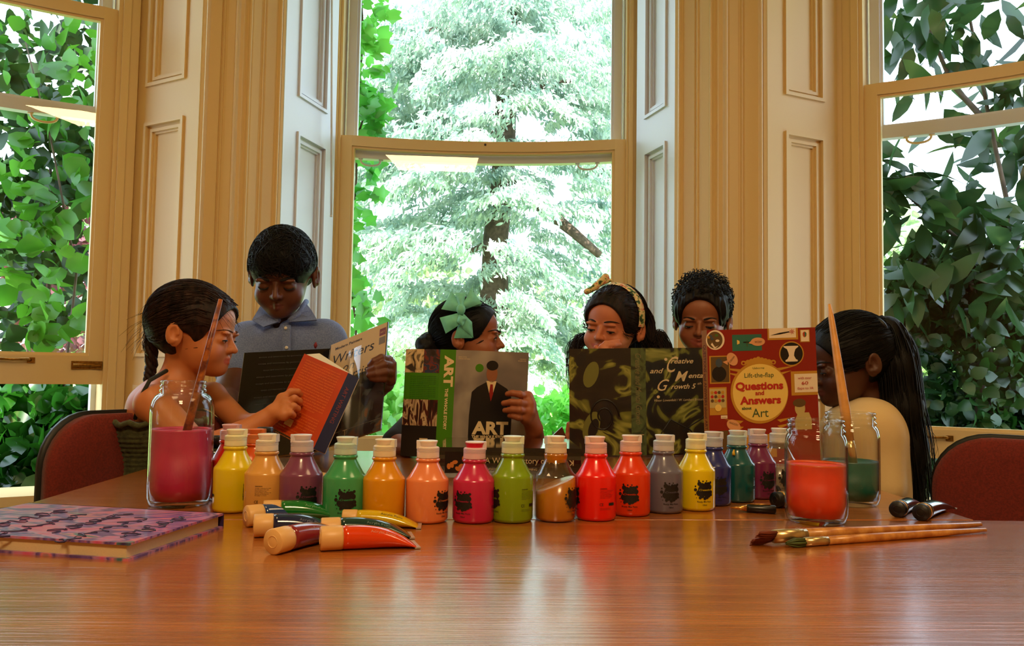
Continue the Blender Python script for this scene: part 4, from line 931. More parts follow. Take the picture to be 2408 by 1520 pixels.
PIC3 = pat('cover_figure_picture', [(.36, (36, 18, 14)), (.47, (80, 24, 18)), (.52, (206, 180, 140)), (.62, (170, 140, 106)), (.68, (60, 30, 20))], 30, 1.4, stretch=(2.2, 1, .55))
ART_M = [GREY, GRN, CREAM, CBLK, CRED, CSKIN, PIC1, PIC2, PIC3]
# front cover
w_, h_ = .178, (TRf.z + TLf.z) / 2 - zb
q = MB(); S, nn = quadsheet(L_(TLf), L_(TRf), L_(BRf), L_(BLf), w_, h_)
nn = -((TRf - TLf).cross(BLf - TLf)).normalized(); nn = nn if nn.dot(NV) > 0 else -nn
S, _n = quadsheet(TLf, TRf, BRf, BLf, w_, h_); fn0 = S.fn; S = Sheet(lambda u, v, l: fn0(u, v, l) - o3)
def vis(c): return c
slab(q, L_(TLf), L_(TRf), L_(BRf), L_(BLf), -_n, .003, 0)
x0 = .088; t_ = .0004; dv = h_ - .247
bod = [(x0 - .050, .0), (x0 + .052, .0), (x0 + .054, dv + .090), (x0 + .050, dv + .140), (x0 + .040, dv + .156), (x0 + .013, dv + .172), (x0 - .010, dv + .172), (x0 - .034, dv + .158), (x0 - .046, dv + .146), (x0 - .050, dv + .090)]
S.poly(q, bod, t_, 3)
S.poly(q, [(x0 - .012, dv + .174), (x0 + .013, dv + .174), (x0 + .001, dv + .126)], t_ * 2, 2); S.poly(q, [(x0 - .002, dv + .166), (x0 + .004, dv + .166), (x0 + .006, dv + .144), (x0 + .001, dv + .124), (x0 - .004, dv + .144)], t_ * 3, 4)
S.disc(q, x0 + .001, dv + .192, .0135, .0215, t_ * 2, 5); S.disc(q, x0 + .001, dv + .212, .0145, .012, t_ * 3, 3); S.disc(q, x0 - .030, dv + .205, .010, .010, t_, 1)
S.text(q, 'ART', x0 + .002, h_ - .2016, .0415, t_ * 6, 2, width=.088, bold=.045)
S.text(q, 'THE WHOLE STORY', x0 + .002, h_ - .212, .0095, t_ * 6, 2, width=.088, bold=.04)
S.text(q, 'GENERAL EDITOR', .006, h_ - .018, .0032, t_, 2, align='L', width=.02); S.text(q, 'STEPHEN FARTHING', .006, h_ - .0225, .0036, t_, 2, align='L', width=.028)
S.text(q, 'FOREWORD BY', w_ - .006, h_ - .018, .0032, t_, 2, align='R', width=.016); S.text(q, 'RICHARD CORK', w_ - .006, h_ - .0225, .0036, t_, 2, align='R', width=.02)
q.build('front_cover', ART_M, root)
# spine
q = MB(); ws = .040; S0, _n = quadsheet(TLs, TLf, BLf, BLs, ws, h_); fns = S0.fn; S = Sheet(lambda u, v, l: fns(u, v, l) - o3)
slab(q, L_(TLs), L_(TLf), L_(BLf), L_(BLs), -_n, .003, 1)
S.text(q, 'ART', .013, h_ - .014, .031, .0004, 2, align='L', width=.076, bold=.045, rot=-math.pi / 2); S.text(q, 'THE WHOLE STORY', .017, h_ - .094, .0105, .0004, 2, align='L', width=.100, bold=.04, rot=-math.pi / 2)
q.build('spine', ART_M, root)
# back cover
q = MB(); wb_ = .105; S0, _n = quadsheet(TLb, TLs, BLs, BLb, wb_, h_); fnb = S0.fn; S = Sheet(lambda u, v, l: fnb(u, v, l) - o3)
slab(q, L_(TLb), L_(TLs), L_(BLs), L_(BLb), -_n, .003, 1)
S.rect(q, 0, h_ * .78, .056, h_, .0004, 6); S.rect(q, .056, h_ * .78, wb_, h_, .0004, 7); S.rect(q, 0, .075, wb_, h_ * .53, .0004, 8); S.rect(q, 0, 0, wb_, .075, .0004, 3)
for i in range(13): S.text(q, 'the story of painting and sculpture told', .018, h_ * .76 - .0045 * (i + 1), .0030, .0004, 3, align='L', width=.078 - .02 * (i in (5, 12)))
S.rect(q, .055, .018, .080, .045, .0006, 2)
for i in range(12): S.rect(q, .058 + i * .0016, .022, .0587 + i * .0016, .040, .0009, 3)
q.build('back_cover', ART_M, root)
q = MB(); bk = Vector((0, .022, 0)); slab(q, L_(TLf) + Vector((.003, .004, -.004)), L_(TRf) + Vector((-.003, .004, -.004)), L_(BRf) + Vector((-.003, .004, .004)), L_(BLf) + Vector((.003, .004, .004)), Vector((0, 1, 0)), .016, 0)
slab(q, L_(TLb) + Vector((.003, .004, -.004)), L_(TLs) + Vector((0, .004, -.004)), L_(BLs) + Vector((0, .004, .004)), L_(BLb) + Vector((.003, .004, .004)), Vector((0, 1, 0)), .016, 0); q.build('pages', PAGES, root)

# --- dark green and black book stood open behind the bottles
Y = 2.06
DK = pat('cover_olive_swirl', [(.40, (22, 14, 12)), (.49, (36, 26, 18)), (.53, (104, 106, 40)), (.60, (150, 150, 68)), (.66, (48, 44, 22))], 8.5, 2.2, .3)
DKS = pat('cover_spine_swirl', [(.3, (46, 56, 38)), (.5, (84, 100, 60)), (.7, (40, 44, 32))], 20, 1.5, .3); SCR = mat('script_print', (226, 200, 156), .5); DIM = mat('dim_print', (120, 110, 72), .5)
TLb, TLs, TLf, TRf = at(1338, 821, Y + .015), at(1483, 819, Y), at(1518, 819, Y), at(1702, 818, Y + .06)
BLb, BLs, BLf, BRf = planes((TLb, TLs, TLf, TRf), .005, 0)
root = empty('book', BLf, 'dark green and black book in script lettering stood open before the two smiling children', 'book', 'art books on the table'); o3 = BLf.copy()
h_ = TLf.z - zb
def board(nm, a, b, c, d, w_, draw, mats, th=.003, base=0):
    q = MB(); S0, _n = quadsheet(a, b, c, d, w_, h_); f_ = S0.fn; S_ = Sheet(lambda u, v, l: f_(u, v, l) - o3); slab(q, L_(a), L_(b), L_(c), L_(d), -_n, th, base); draw(q, S_); return q.build(nm, mats, root)
def dr(q, S):
    S.text(q, 'reative', .062, h_ - .041, .0185, .0004, 1, align='L', width=.058, shear=.35, bold=.012); S.text(q, 'C', .052, h_ - .064, .060, .0004, 1, align='L', width=.030, shear=.5)
    S.text(q, 'and', .010, h_ - .066, .0185, .0004, 1, align='L', width=.034, shear=.35, bold=.012)
    S.text(q, 'M', .072, h_ - .088, .038, .0006, 1, align='L', width=.034, shear=.4, bold=.01); S.text(q, 'ental', .107, h_ - .080, .0185, .0004, 1, align='L', width=.045, shear=.35, bold=.012)
    S.text(q, 'G', .028, h_ - .112, .043, .0006, 1, align='L', width=.030, shear=.5); S.text(q, 'rowth 5', .062, h_ - .108, .0185, .0004, 1, align='L', width=.064, shear=.35, bold=.012); S.text(q, 'th', .130, h_ - .098, .009, .0004, 1, align='L', width=.010, shear=.35)
    S.text(q, 'Viktor Lowenfeld / W. Lambert Brittain', .020, h_ - .140, .0085, .0004, 1, align='L', width=.125, shear=.3)
    for (u, v, r0) in ((.050, h_ - .030, .004), (.030, h_ - .128, .004)): S.disc(q, u, v, r0, r0, .0006, 1, 10)
    S.tubes = [((.02, .03), (.06, .09), (.11, .06), (.14, .02)), ((.12, .02), (.09, .06), (.14, .09), (.17, .13))]
    for t_ in S.tubes: q.tube([S.fn(u, v, .0002) for u, v in t_], [.001, .0022, .0022, .001], 6, 2)
board('front_cover', TLf, TRf, BRf, BLf, .20, dr, [DK, SCR, CBLK])
def dr(q, S): S.text(q, 'Creative and Mental Growth', .011, h_ - .014, .020, .0004, 1, align='L', width=.185, shear=.35, rot=-math.pi / 2, bold=.01); S.rect(q, .006, .052, .030, .0535, .0004, 2); S.disc(q, .018, .022, .005, .018, .0004, 1); S.text(q, 'FIFTH', .018, .060, .0045, .0004, 1, width=.016)
board('spine', TLs, TLf, BLf, BLs, .036, dr, [DKS, DIM, SCR])
def dr(q, S):
    sp = [(.085 + .040 * math.cos(t) * (1 - t / 14), .10 + .050 * math.sin(t) * (1 - t / 14)) for t in [k * .3 for k in range(36)]]
    q.tube([S.fn(u, v, .0004) for u, v in sp], .0022, 6, 1)
    for (u, v, a, b, c) in ((.055, .075, .020, .040, 2), (.060, .070, .012, .026, 3), (.055, .210, .018, .035, 2), (.03, .25, .012, .02, 1)): S.disc(q, u, v, a, b, .0003 + .0002 * c, c, 20, rot=-.3)
board('back_cover', TLb, TLs, BLs, BLb, .155, dr, [DK, CBLK, mat('cover_olive', (112, 112, 48), .4), CBLK])
q = MB(); slab(q, L_(TLf) + Vector((.003, .004, -.004)), L_(TRf) + Vector((-.004, .004, -.004)), L_(BRf) + Vector((-.004, .004, .004)), L_(BLf) + Vector((.003, .004, .004)), Vector((-.25, .97, 0)), .018, 0)
slab(q, L_(TLb) + Vector((.004, .004, -.004)), L_(TLs) + Vector((0, .004, -.004)), L_(BLs) + Vector((0, .004, .004)), L_(BLb) + Vector((.004, .004, .004)), Vector((0, 1, 0)), .018, 0); q.build('pages', PAGES, root)

# --- red questions and answers board book
Y = 1.86
TLf, TRf = at(1662, 777, Y), at(1917, 770, Y + .01); TLs = at(1650, 778, Y + .012)
BLf, BRf, BLs = planes((TLf, TRf, TLs), .005, -.014)
root = empty('book', BLf, 'red board book of questions about art with yellow oval title', 'book', 'art books on the table'); o3 = BLf.copy()
h_ = (TLf.z + TRf.z) / 2 - zb; w_ = (TRf - TLf).length
k_ = 1 / 4.9 / 1021 * 1.0
RED = mat('cover_brick_red', (142, 22, 12), .35, coat=.2); OCH = mat('cover_ochre', (196, 142, 44), .4); YEL = mat('cover_pale_yellow', (240, 206, 106), .45); TEAL = mat('cover_teal', (44, 112, 96), .4)
WHT = mat('cover_white', (240, 222, 196), .5); TXR = mat('cover_text_red', (186, 34, 22), .5); TXG = mat('cover_text_green', (62, 90, 50), .5); PNK = mat('cover_salmon', (222, 160, 110), .5); OLV = mat('cover_picture_olive', (84, 88, 48), .5)
def X_(x): return (x - 108) / 1310 * w_            # cover pixel (zoomed crop) to metres
def Y_(y): return h_ - (y - 75) * (w_ / 1310)
def dr(q, S):
    g = .0004
    def D(x, y, rx, ry, l, m, n=28, rot=0): S.disc(q, X_(x), Y_(y), rx * w_ / 1310, ry * w_ / 1310, g * l, m, n, rot)
    def Rr(x0, y0, x1, y1, l, m): S.rect(q, max(X_(x0), 0), Y_(y1), min(X_(x1), w_), min(Y_(y0), h_), g * l, m)
    def Tt(s, x, y, wd, hh, m, l=5, **k): S.text(q, s, X_(x), Y_(y), hh * w_ / 1310 * 1.35, g * l, m, width=wd * w_ / 1310, **k)
    def Ps(pts, l, m): S.poly(q, [(X_(x), Y_(y)) for x, y in pts], g * l, m)
    # gilt frame flourishes and title oval
    for sx in (-1, 1):
        for (a, b, ln) in ((-310, 150, 120), (-250, 90, 110), (300, 120, 110), (370, 60, 130)):
            Ps([(715 + sx * 200, 835 + a + 30), (715 + sx * (200 + b + ln), 835 + a), (715 + sx * 240, 835 + a + 60)], 1, 1)
    for i in range(9): D(715 + (i - 4) * 42, 445 + abs(i - 4) * 9, 30, 38 - abs(i - 4) * 3, 1 + (i % 2) * .4, 1)
    for sx in (-1, 1): D(715 + sx * 180, 480, 30, 28, 1.2, 1); D(715 + sx * 180, 482, 14, 13, 1.6, 0)
    D(715, 835, 345, 368, 2, 1, 48); D(725, 835, 330, 338, 3, 2, 48)
    Tt('Usborne', 710, 555, 140, 24, 7); Tt('Lift-the-flap', 715, 655, 350, 58, 7); Tt('Questions', 715, 798, 570, 92, 6, bold=.04); Tt('and', 715, 864, 105, 52, 6, bold=.03); Tt('Answers', 722, 968, 490, 92, 6, bold=.04); Tt('about', 555, 1032, 115, 34, 7, bold=.03); Tt('Art', 715, 1125, 195, 108, 7)
    # palette
    D(205, 195, 112, 118, 1, 5); D(200, 195, 92, 100, 2, 8); D(230, 205, 24, 15, 3, 5); Ps([(165, 225), (200, 280), (245, 262), (195, 300), (150, 250)], 3, 5)
    for (x, y, m) in ((150, 150, 9), (220, 140, 3), (168, 180, 9), (125, 160, 1)): D(x, y, 20, 16, 3, m)
    # teal picture with speech bubble
    Rr(408, 140, 762, 335, 1, 4); Ps([(465, 200), (495, 215), (495, 245), (465, 258)], 2, 2); D(715, 230, 85, 50, 3, 10); Ps([(600, 245), (650, 205), (660, 260)], 3.4, 10); Tt('WOW!', 718, 245, 90, 26, 8); D(585, 245, 8, 45, 2, 7, 12); Rr(540, 225, 610, 240, 2, 11)
    # framed brush
    Rr(835, 55, 1205, 215, 1, 1); Rr(852, 62, 1178, 192, 2, 5); Ps([(865, 160), (980, 130), (1100, 115), (1100, 128), (985, 150)], 3, 11)
    for k in range(7): a = k * .9; Ps([(1130, 120), (1130 + 40 * math.cos(a), 120 + 40 * math.sin(a)), (1130 + 18 * math.cos(a + .5), 120 + 18 * math.sin(a + .5))], 3 + k * .1, 6)
    Rr(1228, 100, 1345, 250, 1, 1); Rr(1238, 106, 1335, 242, 2, 5); D(1283, 158, 26, 34, 3, 1); Ps([(1262, 140), (1283, 124), (1283, 190), (1268, 180)], 3.5, 6); Ps([(1283, 124), (1304, 140), (1298, 180), (1283, 190)], 3.6, 4)
    # vase or faces roundel
    D(1117, 385, 150, 148, 1, 1, 40); D(1117, 385, 136, 134, 2, 11, 40)
    vz = [(1022, 292), (1200, 292), (1200, 305), (1165, 330), (1150, 372), (1145, 410), (1165, 450), (1190, 465), (1185, 480), (1040, 480), (1040, 462), (1065, 448), (1085, 410), (1078, 372), (1062, 330), (1022, 305)]
    Ps(vz, 3, 5)
    # portrait stand-in, speech bubble
    Rr(128, 385, 372, 715, 1, 1); Rr(145, 398, 360, 700, 2, 8); D(240, 600, 85, 90, 3, 11); D(240, 470, 40, 52, 3.5, 9); D(400, 430, 60, 82, 4, 10, rot=.5); Ps([(285, 460), (345, 440), (345, 500)], 4.4, 10); Tt('COUGH', 402, 440, 92, 22, 8, l=6, rot=.9)
    # flower picture stand-in
    Rr(118, 758, 325, 1085, 1, 1); Rr(118, 775, 312, 1000, 2, 12)
    for k in range(12): D(150 + (k % 4) * 42, 820 + (k // 4) * 48, 19, 19, 3 + k * .1, (1, 6, 8)[k % 3], 12)
    D(218, 1000, 38, 42, 4, 2)
    Rr(248, 1092, 325, 1130, 1, 5); Tt('WATERY', 286, 1120, 55, 12, 8, l=2)
    # with over 60 flaps to lift
    Rr(1100, 598, 1420, 885, 1, 1); Rr(1140, 630, 1420, 850, 2, 5); Tt('with over', 1262, 695, 165, 34, 6); Tt('60', 1262, 760, 80, 42, 6); Tt('flaps to lift', 1268, 815, 195, 30, 6)
    # curly haired bust stand-in
    D(1195, 1040, 62, 85, 1, 12); D(1190, 975, 78, 50, 1.5, 8); Ps([(1130, 1180), (1160, 1110), (1240, 1090), (1300, 1090), (1330, 1170), (1330, 1290), (1130, 1290)], 1.2, 12)
    # bubble at the bottom and strip
    D(395, 1215, 88, 62, 2, 10, rot=-.6); Tt('WHOOSH', 390, 1205, 110, 26, 8, l=3, rot=-.35)
    Rr(150, 1270, 330, 1500, 1, 8); Rr(520, 1330, 900, 1600, 1, 1)
board('front_cover', TLf, TRf, BRf, BLf, w_, dr, [RED, OCH, YEL, mat('cover_leaf_green', (70, 110, 40), .5), TEAL, WHT, TXR, TXG, mat('cover_umber', (96, 70, 30), .5), mat('cover_slate', (60, 74, 90), .5), PNK, CBLK, mat('cover_wheat', (196, 176, 112), .5)], th=.004)
def dr(q, S): S.text(q, 'QUESTIONS and ANSWERS about ART', .003, h_ - .035, .010, .0004, 1, align='L', width=.20, rot=-math.pi / 2, bold=.01)
board('spine', TLs, TLf, BLf, BLs, .0135, dr, [mat('spine_ochre', (150, 100, 34), .45), mat('spine_text', (84, 22, 12), .5)])
q = MB(); slab(q, L_(TLf) + Vector((0, .005, -.003)), L_(TRf) + Vector((-.003, .005, -.003)), L_(BRf) + Vector((-.003, .005, .003)), L_(BLf) + Vector((0, .005, .003)), Vector((0, 1, 0)), .016, 0); q.build('pages', PAGES, root)

# --- boy's big open book: back cover left, front cover right
h_ = .30
SPt, SPb = at(775, 820, 2.10), at(752, 1060, 2.02)
LTl, LBl = at(575, 830, 1.99), at(556, 1010, 1.93); LBl = LTl + (SPb - SPt)
FTr = at(913, 757, 1.97); FTl = at(779, 812, 2.07); FBl = FTl + (SPb - SPt) * 1.0; FBr = FTr + (FBl - FTl)
root = empty('book', SPb, 'big open picture book about writers on artists read by the boy in blue', 'book', 'art books on the table'); o3 = SPb.copy()
PHOTO = pat('cover_moody_photo', [(.35, (16, 14, 16)), (.52, (34, 30, 32)), (.60, (70, 74, 72)), (.68, (120, 84, 60))], 14, 1.0, .12, coat=.8); GREYINK = mat('faint_print', (52, 50, 54), .4); BUFF = mat('cover_buff', (204, 176, 126), .35, coat=.5)
h_ = (FTl - FBl).length
def dr(q, S):
    S.poly(q, [(.0, h_ * .60), (.150, h_ * .60), (.150, h_), (0, h_)], .0004, 1)
    S.text(q, 'Modern Painters', .014, h_ - .020, .010, .0008, 2, align='L', width=.072, bold=.02); S.text(q, 'Writers', .010, h_ - .058, .036, .0008, 2, align='L', width=.110, shear=.2); S.text(q, 'on', .040, h_ - .086, .030, .0008, 2, align='L', width=.030, shear=.2); S.text(q, 'Artists', .045, h_ - .112, .032, .0008, 2, align='L', width=.085, shear=.2)
    S.rect(q, .132, h_ - .030, .148, h_ - .012, .0008, 3); S.rect(q, .132, h_ - .052, .148, h_ - .034, .0008, 4)
    S.text(q, 'ART', .140, h_ - .024, .007, .0012, 1, width=.012); S.rect(q, .0, h_ * .10, .150, h_ * .103, .0006, 4); S.text(q, 'T', .060, h_ * .05, .020, .0008, 1)
board('front_cover', FTl, FTr, FBr, FBl, .152, dr, [PHOTO, BUFF, CBLK, mat('badge_red', (120, 50, 50), .5), mat('badge_grey', (120, 106, 84), .5)])
def dr(q, S):
    for i in range(9): S.text(q, 'essays and interviews by painters on painters', .11, h_ - .016 - .017 * i, .006, .0004, 1, width=.145 - .03 * (i % 3 == 2))
board('back_cover', LTl, SPt, SPb, LBl, .22, dr, [mat('jacket_black', (12, 10, 14), .14, coat=.5), GREYINK])
dpt = Vector((-.02, .07, 0))
q = MB(); q.hexa([L_(p) for p in (LTl, SPt, SPb, LBl)] + [L_(p) + v for p, v in ((LTl, Vector((-.008, .02, -.002))), (SPt, Vector((0, .05, .0))), (SPb, Vector((0, .05, .0))), (LBl, Vector((-.008, .02, 0))))])
q.v = [(x, y + .004, z - .004) for x, y, z in q.v]; q.build('pages', PAGES, root)
q = MB(); q.hexa([L_(p) for p in (FTl, FTr, FBr, FBl)] + [L_(p) + v for p, v in ((FTl, Vector((-.01, .04, 0))), (FTr, Vector((-.004, .012, 0))), (FBr, Vector((-.004, .012, 0))), (FBl, Vector((-.01, .04, 0))))]); q.v = [(x, y + .005, z - .004) for x, y, z in q.v]; q.build('pages', PAGES, root)
q = MB(); q.hexa([L_(SPt), L_(FTl), L_(FBl), L_(SPb)] + [L_(p) + Vector((0, .03, -.002)) for p in (SPt, FTl, FBl, SPb)]); q.build('spine', mat('jacket_black2', (14, 12, 16), .2), root)
# curling clear jacket flap
q = MB(); fl = []; K = 8
for i in range(K + 1):
    t = i / K; a = FTl.lerp(FTr, .28 + .35 * t) ; b = FBl.lerp(FBr, .28 + .42 * t); off = Vector((0, -.05 * math.sin(t * 1.5), 0))
    fl += [L_(a) + off + Vector((0, 0, -.035)), L_(b) + off]
q.add(fl, [(2 * i, 2 * i + 2, 2 * i + 3, 2 * i + 1) for i in range(K)]); q.build('clear_jacket', glassmat('jacket_film', (.96, .97, .98), .7, .05, .06), root)

# --- orange paperback held by the girl in green
TL, TR, BL = at(716, 832, 1.80), at(819, 877, 1.735), at(632, 1002, 1.73); BR_ = TR + (BL - TL)
w_ = .125; h_ = (TL - BL).length
root = empty('book', BL, 'orange paperback with navy spine held tilted by the girl in green', 'book', 'art books on the table'); o3 = BL.copy()
ORG = mat('cover_orange', (196, 62, 8), .4, noise=.15, nscale=20); NAVY = mat('cover_navy', (34, 36, 66), .4); ORP = mat('orange_print', (232, 130, 50), .5)
def dr(q, S):
    for i in range(27): S.text(q, ('writing from painters and poets whose work', 'changed the way we look at things and at each', 'other in the twentieth century and beyond it')[i % 3], .012, h_ * .93 - .0062 * i - (.006 if i > 16 else 0) - (.004 if i > 22 else 0), .0042, .0004, 1, align='L', width=.098 - .02 * (i in (16, 22, 26)))
    S.rect(q, .032, .018, .052, .034, .0004, 2, 1); S.text(q, 'THAMES', .020, .012, .004, .0004, 2, align='L', width=.02)
board('back_cover', TL, TR, BR_, BL, w_, dr, [ORG, ORP, CREAM], th=.001)
s1 = at(844, 890, 1.755); s2 = s1 + (BR_ - TR)
def dr(q, S): S.text(q, 'ART WRITING', .007, h_ - .03, .011, .0004, 1, align='L', width=.085, rot=-math.pi / 2)
board('spine', TR, s1, s2, BR_, .024, dr, [NAVY, mat('spine_red_print', (150, 60, 50), .5)], th=.001)
q = MB(); n_ = (TR - TL).cross(BL - TL).normalized(); n_ = n_ if n_.y > 0 else -n_
pg = at(768, 838, 1.86)
q.hexa([L_(TL), L_(TR), L_(BR_), L_(BL), L_(TL) + Vector((.022, .05, .004)), L_(s1), L_(s2), L_(BL) + Vector((.022, .05, 0))]); q.v = [(x, y + .003, z - .002) for x, y, z in q.v]; q.build('pages', PAGES, root)

# --- brown book corner standing up behind the flat book
a, b, c = at(1290, 1034, 1.93), at(1322, 1004, 1.95), at(1334, 1036, 1.97)
root = empty('book', (b.x, 1.95, TZ), 'brown book corner poking up behind the flat black book', 'book', 'art books on the table'); o3 = root.location.copy()
q = MB(); e = (a - b) * 4.2; f_ = (c - b) * 2.6; P = [b, b + e, b + e + f_, b + f_]; dz = min(p.z for p in P) - TZ - .001
if dz < 0: k = (b.z - TZ - .001) / (b.z - TZ - .001 - dz); P = [b, b + e * k, b + e * k + f_ * k, b + f_ * k]
slab(q, *[p - o3 for p in P], Vector((0, 1, 0)), .014); q.build('cover', mat('cover_brown', (84, 44, 22), .3, coat=.3), root)

# ------------------------------------------------------------------ chairs
FAB = mat('chair_fabric', (124, 34, 20), .9, noise=.35, nscale=260, bump=.4, bscale=900, sheen=.1)
CHB = mat('chair_black', (16, 16, 16), .5)
def chair(loc, rz, label, w=.23, zt=.845, zb_=.60, yy=.20):
    """seat faces local -Y... backrest at local +Y"""
    root = empty('chair', (loc[0], loc[1], 0), label, 'chair', 'red upholstered chairs at the table', rz=R(rz))
    def outline(s, inset=0):
        o = []; W_ = w - inset; r_ = .11
        z0, z1 = zb_ - .09 + inset, zt - inset
        for cx, cz, a0 in ((W_ - r_, z1 - r_, 0), (-W_ + r_, z1 - r_, 90), (-W_ + .04, z0 + .04, 180), (W_ - .04, z0 + .04, 270)):
            rr_ = r_ if cz > z0 + .1 else .04
            for k in range(9): a = R(a0 + k * 11.25); o.append((cx + rr_ * math.cos(a), cz + rr_ * math.sin(a)))
        return o
    def shell(nm, m, ins, y0, y1, puff):
        o = outline(0, ins); n = len(o); mb = MB(); rows = []
        cz = (zt + zb_) / 2
        for (s_, y) in ((.0, y0 - puff), (.6, y0 - puff), (.93, y0 - puff * .7), (1, y0), (1, y1), (.9, y1 + .004), (0, y1 + .004)):
            rows += [(x * s_, y + yy + .35 * x * x * 1.2 * s_ * s_ * -1 + .0, cz + (z - cz) * s_) for x, z in o]
        fs = [(i * n + k, i * n + (k + 1) % n, (i + 1) * n + (k + 1) % n, (i + 1) * n + k) for i in range(6) for k in range(n)]
        mb.add(rows, fs); return mb.build(nm, m, root)
    shell('backrest', FAB, .007, -.022, .004, .012); shell('back_shell', CHB, 0.0, .004, .016, 0)
    mb = MB(); pts = []
    N_ = 28
    rows = []
    for (s_, z) in ((0, .47), (.7, .47), (.95, .463), (1, .445), (1, .425), (.95, .415), (0, .415)):
        for k in range(N_):
            a = 2 * math.pi * k / N_; c_, s2_ = math.cos(a), math.sin(a); x = math.copysign(abs(c_) ** .5, c_) * .225 * s_; y = math.copysign(abs(s2_) ** .5, s2_) * .21 * s_ - .02; rows.append((x, y, z))
    mb.add(rows, [(i * N_ + k, i * N_ + (k + 1) % N_, (i + 1) * N_ + (k + 1) % N_, (i + 1) * N_ + k) for i in range(6) for k in range(N_)]); mb.build('seat', FAB, root)
    for sx in (-1, 1):
        mb = MB(); mb.tube([(sx * .12, .10, .42), (sx * .12, .215, .43), (sx * .12, .235, .50), (sx * .12, .225, .66)], .011, 10); mb.build('back_bracket', CHB, root)
        for sy in (-1, 1):
            mb = MB(); mb.tube([(sx * .17, sy * .14, .418), (sx * .21, sy * .20, .0)], .012, 10); mb.build('leg', CHB, root)
    return root
# the left chair: its back reaches from px 107 to behind the girl
cl = at(250, 1000, 1.78)
chair((-.59, 1.735, 0), 58, 'rust red upholstered chair at the left table side, behind the girl in green', zt=.858, w=.235)
cr_ = at(2400, 1100, 1.62)
chair((cr_.x - .07, 1.46, 0), -42, 'rust red upholstered chair at the right edge, empty', zt=.838, w=.225)

# ------------------------------------------------------------------ people
def skinmat(nm, rgb, lip):
    m = bpy.data.materials.new(nm); m.use_nodes = True; N = m.node_tree.nodes; L = m.node_tree.links; b = N['Principled BSDF']
    a = N.new('ShaderNodeAttribute'); a.attribute_name = 'lip'
    tc = N.new('ShaderNodeTexCoord'); n = N.new('ShaderNodeTexNoise'); n.inputs['Scale'].default_value = 22; L.new(tc.outputs['Object'], n.inputs[0])
    cr = N.new('ShaderNodeValToRGB'); c = lin(rgb); cr.color_ramp.elements[0].color = (c[0] * .88, c[1] * .82, c[2] * .8, 1); cr.color_ramp.elements[1].color = (*c, 1)
    cr.color_ramp.elements[0].position = .3; cr.color_ramp.elements[1].position = .7; L.new(n.outputs['Fac'], cr.inputs[0])
    mx = N.new('ShaderNodeMixRGB'); mx.inputs[2].default_value = (*lin(lip), 1); L.new(a.outputs['Fac'], mx.inputs[0]); L.new(cr.outputs[0], mx.inputs[1]); L.new(mx.outputs[0], b.inputs['Base Color'])
    b.inputs['Roughness'].default_value = 0.48; b.inputs['Subsurface Weight'].default_value = 0.12; b.inputs['Subsurface Radius'].default_value = (1, .35, .2); b.inputs['Subsurface Scale'].default_value = .006
    return m
def headM(c, yaw, pitch, roll, s):
    """head frame: face towards local -Y, crown +Z. yaw 0 faces the camera, +90 faces right of the picture"""
    return Matrix.Translation(Vector(c)) @ Matrix.Rotation(R(yaw), 4, 'Z') @ Matrix.Rotation(R(pitch), 4, 'X') @ Matrix.Rotation(R(roll), 4, 'Y') @ Matrix.Scale(s, 4)
def add_head(F, M, smile=0.0, open_=0.0, ears=True, chub=1.0):
    e = lambda c, r, k=.012, sub=False: F.ell(c, r, M, k, sub)
    V3 = lambda *p: M @ Vector(p); s = M.to_scale().x
    e((0, .018, .034), (.072, .089, .080)); e((0, -.022, -.018), (.058 * chub, .058, .058), .02); e((0, -.030, .045), (.060, .048, .045), .02)
    e((0, -.061, -.065), (.019, .018, .014), .022); e((0, -.035, -.050), (.040 * chub, .040, .024), .025)
    for sx in (-1, 1):
        e((sx * .033 * chub, -.054, -.026), (.022, .020, .022), .018)
        e((sx * .030, -.094, .004), (.017, .015, .010), .012, True)                 # eye socket
        e((sx * .029, -.066, .003), (.0150, .0145, .0118), .004)                    # lid over the eyeball
        e((sx * .028, -.078, .020), (.018, .008, .005), .010)                       # brow
    F.cap(V3(0, -.078, .008), V3(0, -.0925, -.0165), .0050 * s, .0080 * s, .011)
    for sx in (-1, 1): F.cap(V3(sx * .0090, -.0835, -.0195), V3(sx * .0090, -.085, -.018), .0058 * s, .0058 * s, .006)
    for sx in (-1, 1): F.cap(V3(sx * .0050, -.0905, -.0265), V3(sx * .0048, -.089, -.022), .0020 * s, .0016 * s, .002, True)
    w = .016 + .009 * smile; up = .006 * smile
    for sx in (-1, 1):
        F.cap(V3(0, -.0825, -.0372), V3(sx * w, -.073 + .004 * smile, -.0400 + up), .0040 * s, .0018 * s, .005)
        F.cap(V3(0, -.0805, -.0465 - open_), V3(sx * w * .85, -.072, -.0430 + up - open_ * .4), .0048 * s, .0020 * s, .005)
        F.cap(V3(0, -.0875, -.0420 - open_ * .4), V3(sx * w, -.077, -.0410 + up), (.0012 + open_ * .5) * s, .0010 * s, .002, True)
    if ears:
        for sx in (-1, 1):
            e((sx * .074, .014, -.004), (.006, .015, .024), .008); e((sx * .081, .020, .002), (.0055, .015, .025), .004)
            e((sx * .0875, .015, .004), (.0080, .0085, .0150), .0015, True); e((sx * .0835, .008, -.006), (.006, .006, .006), .002, True)
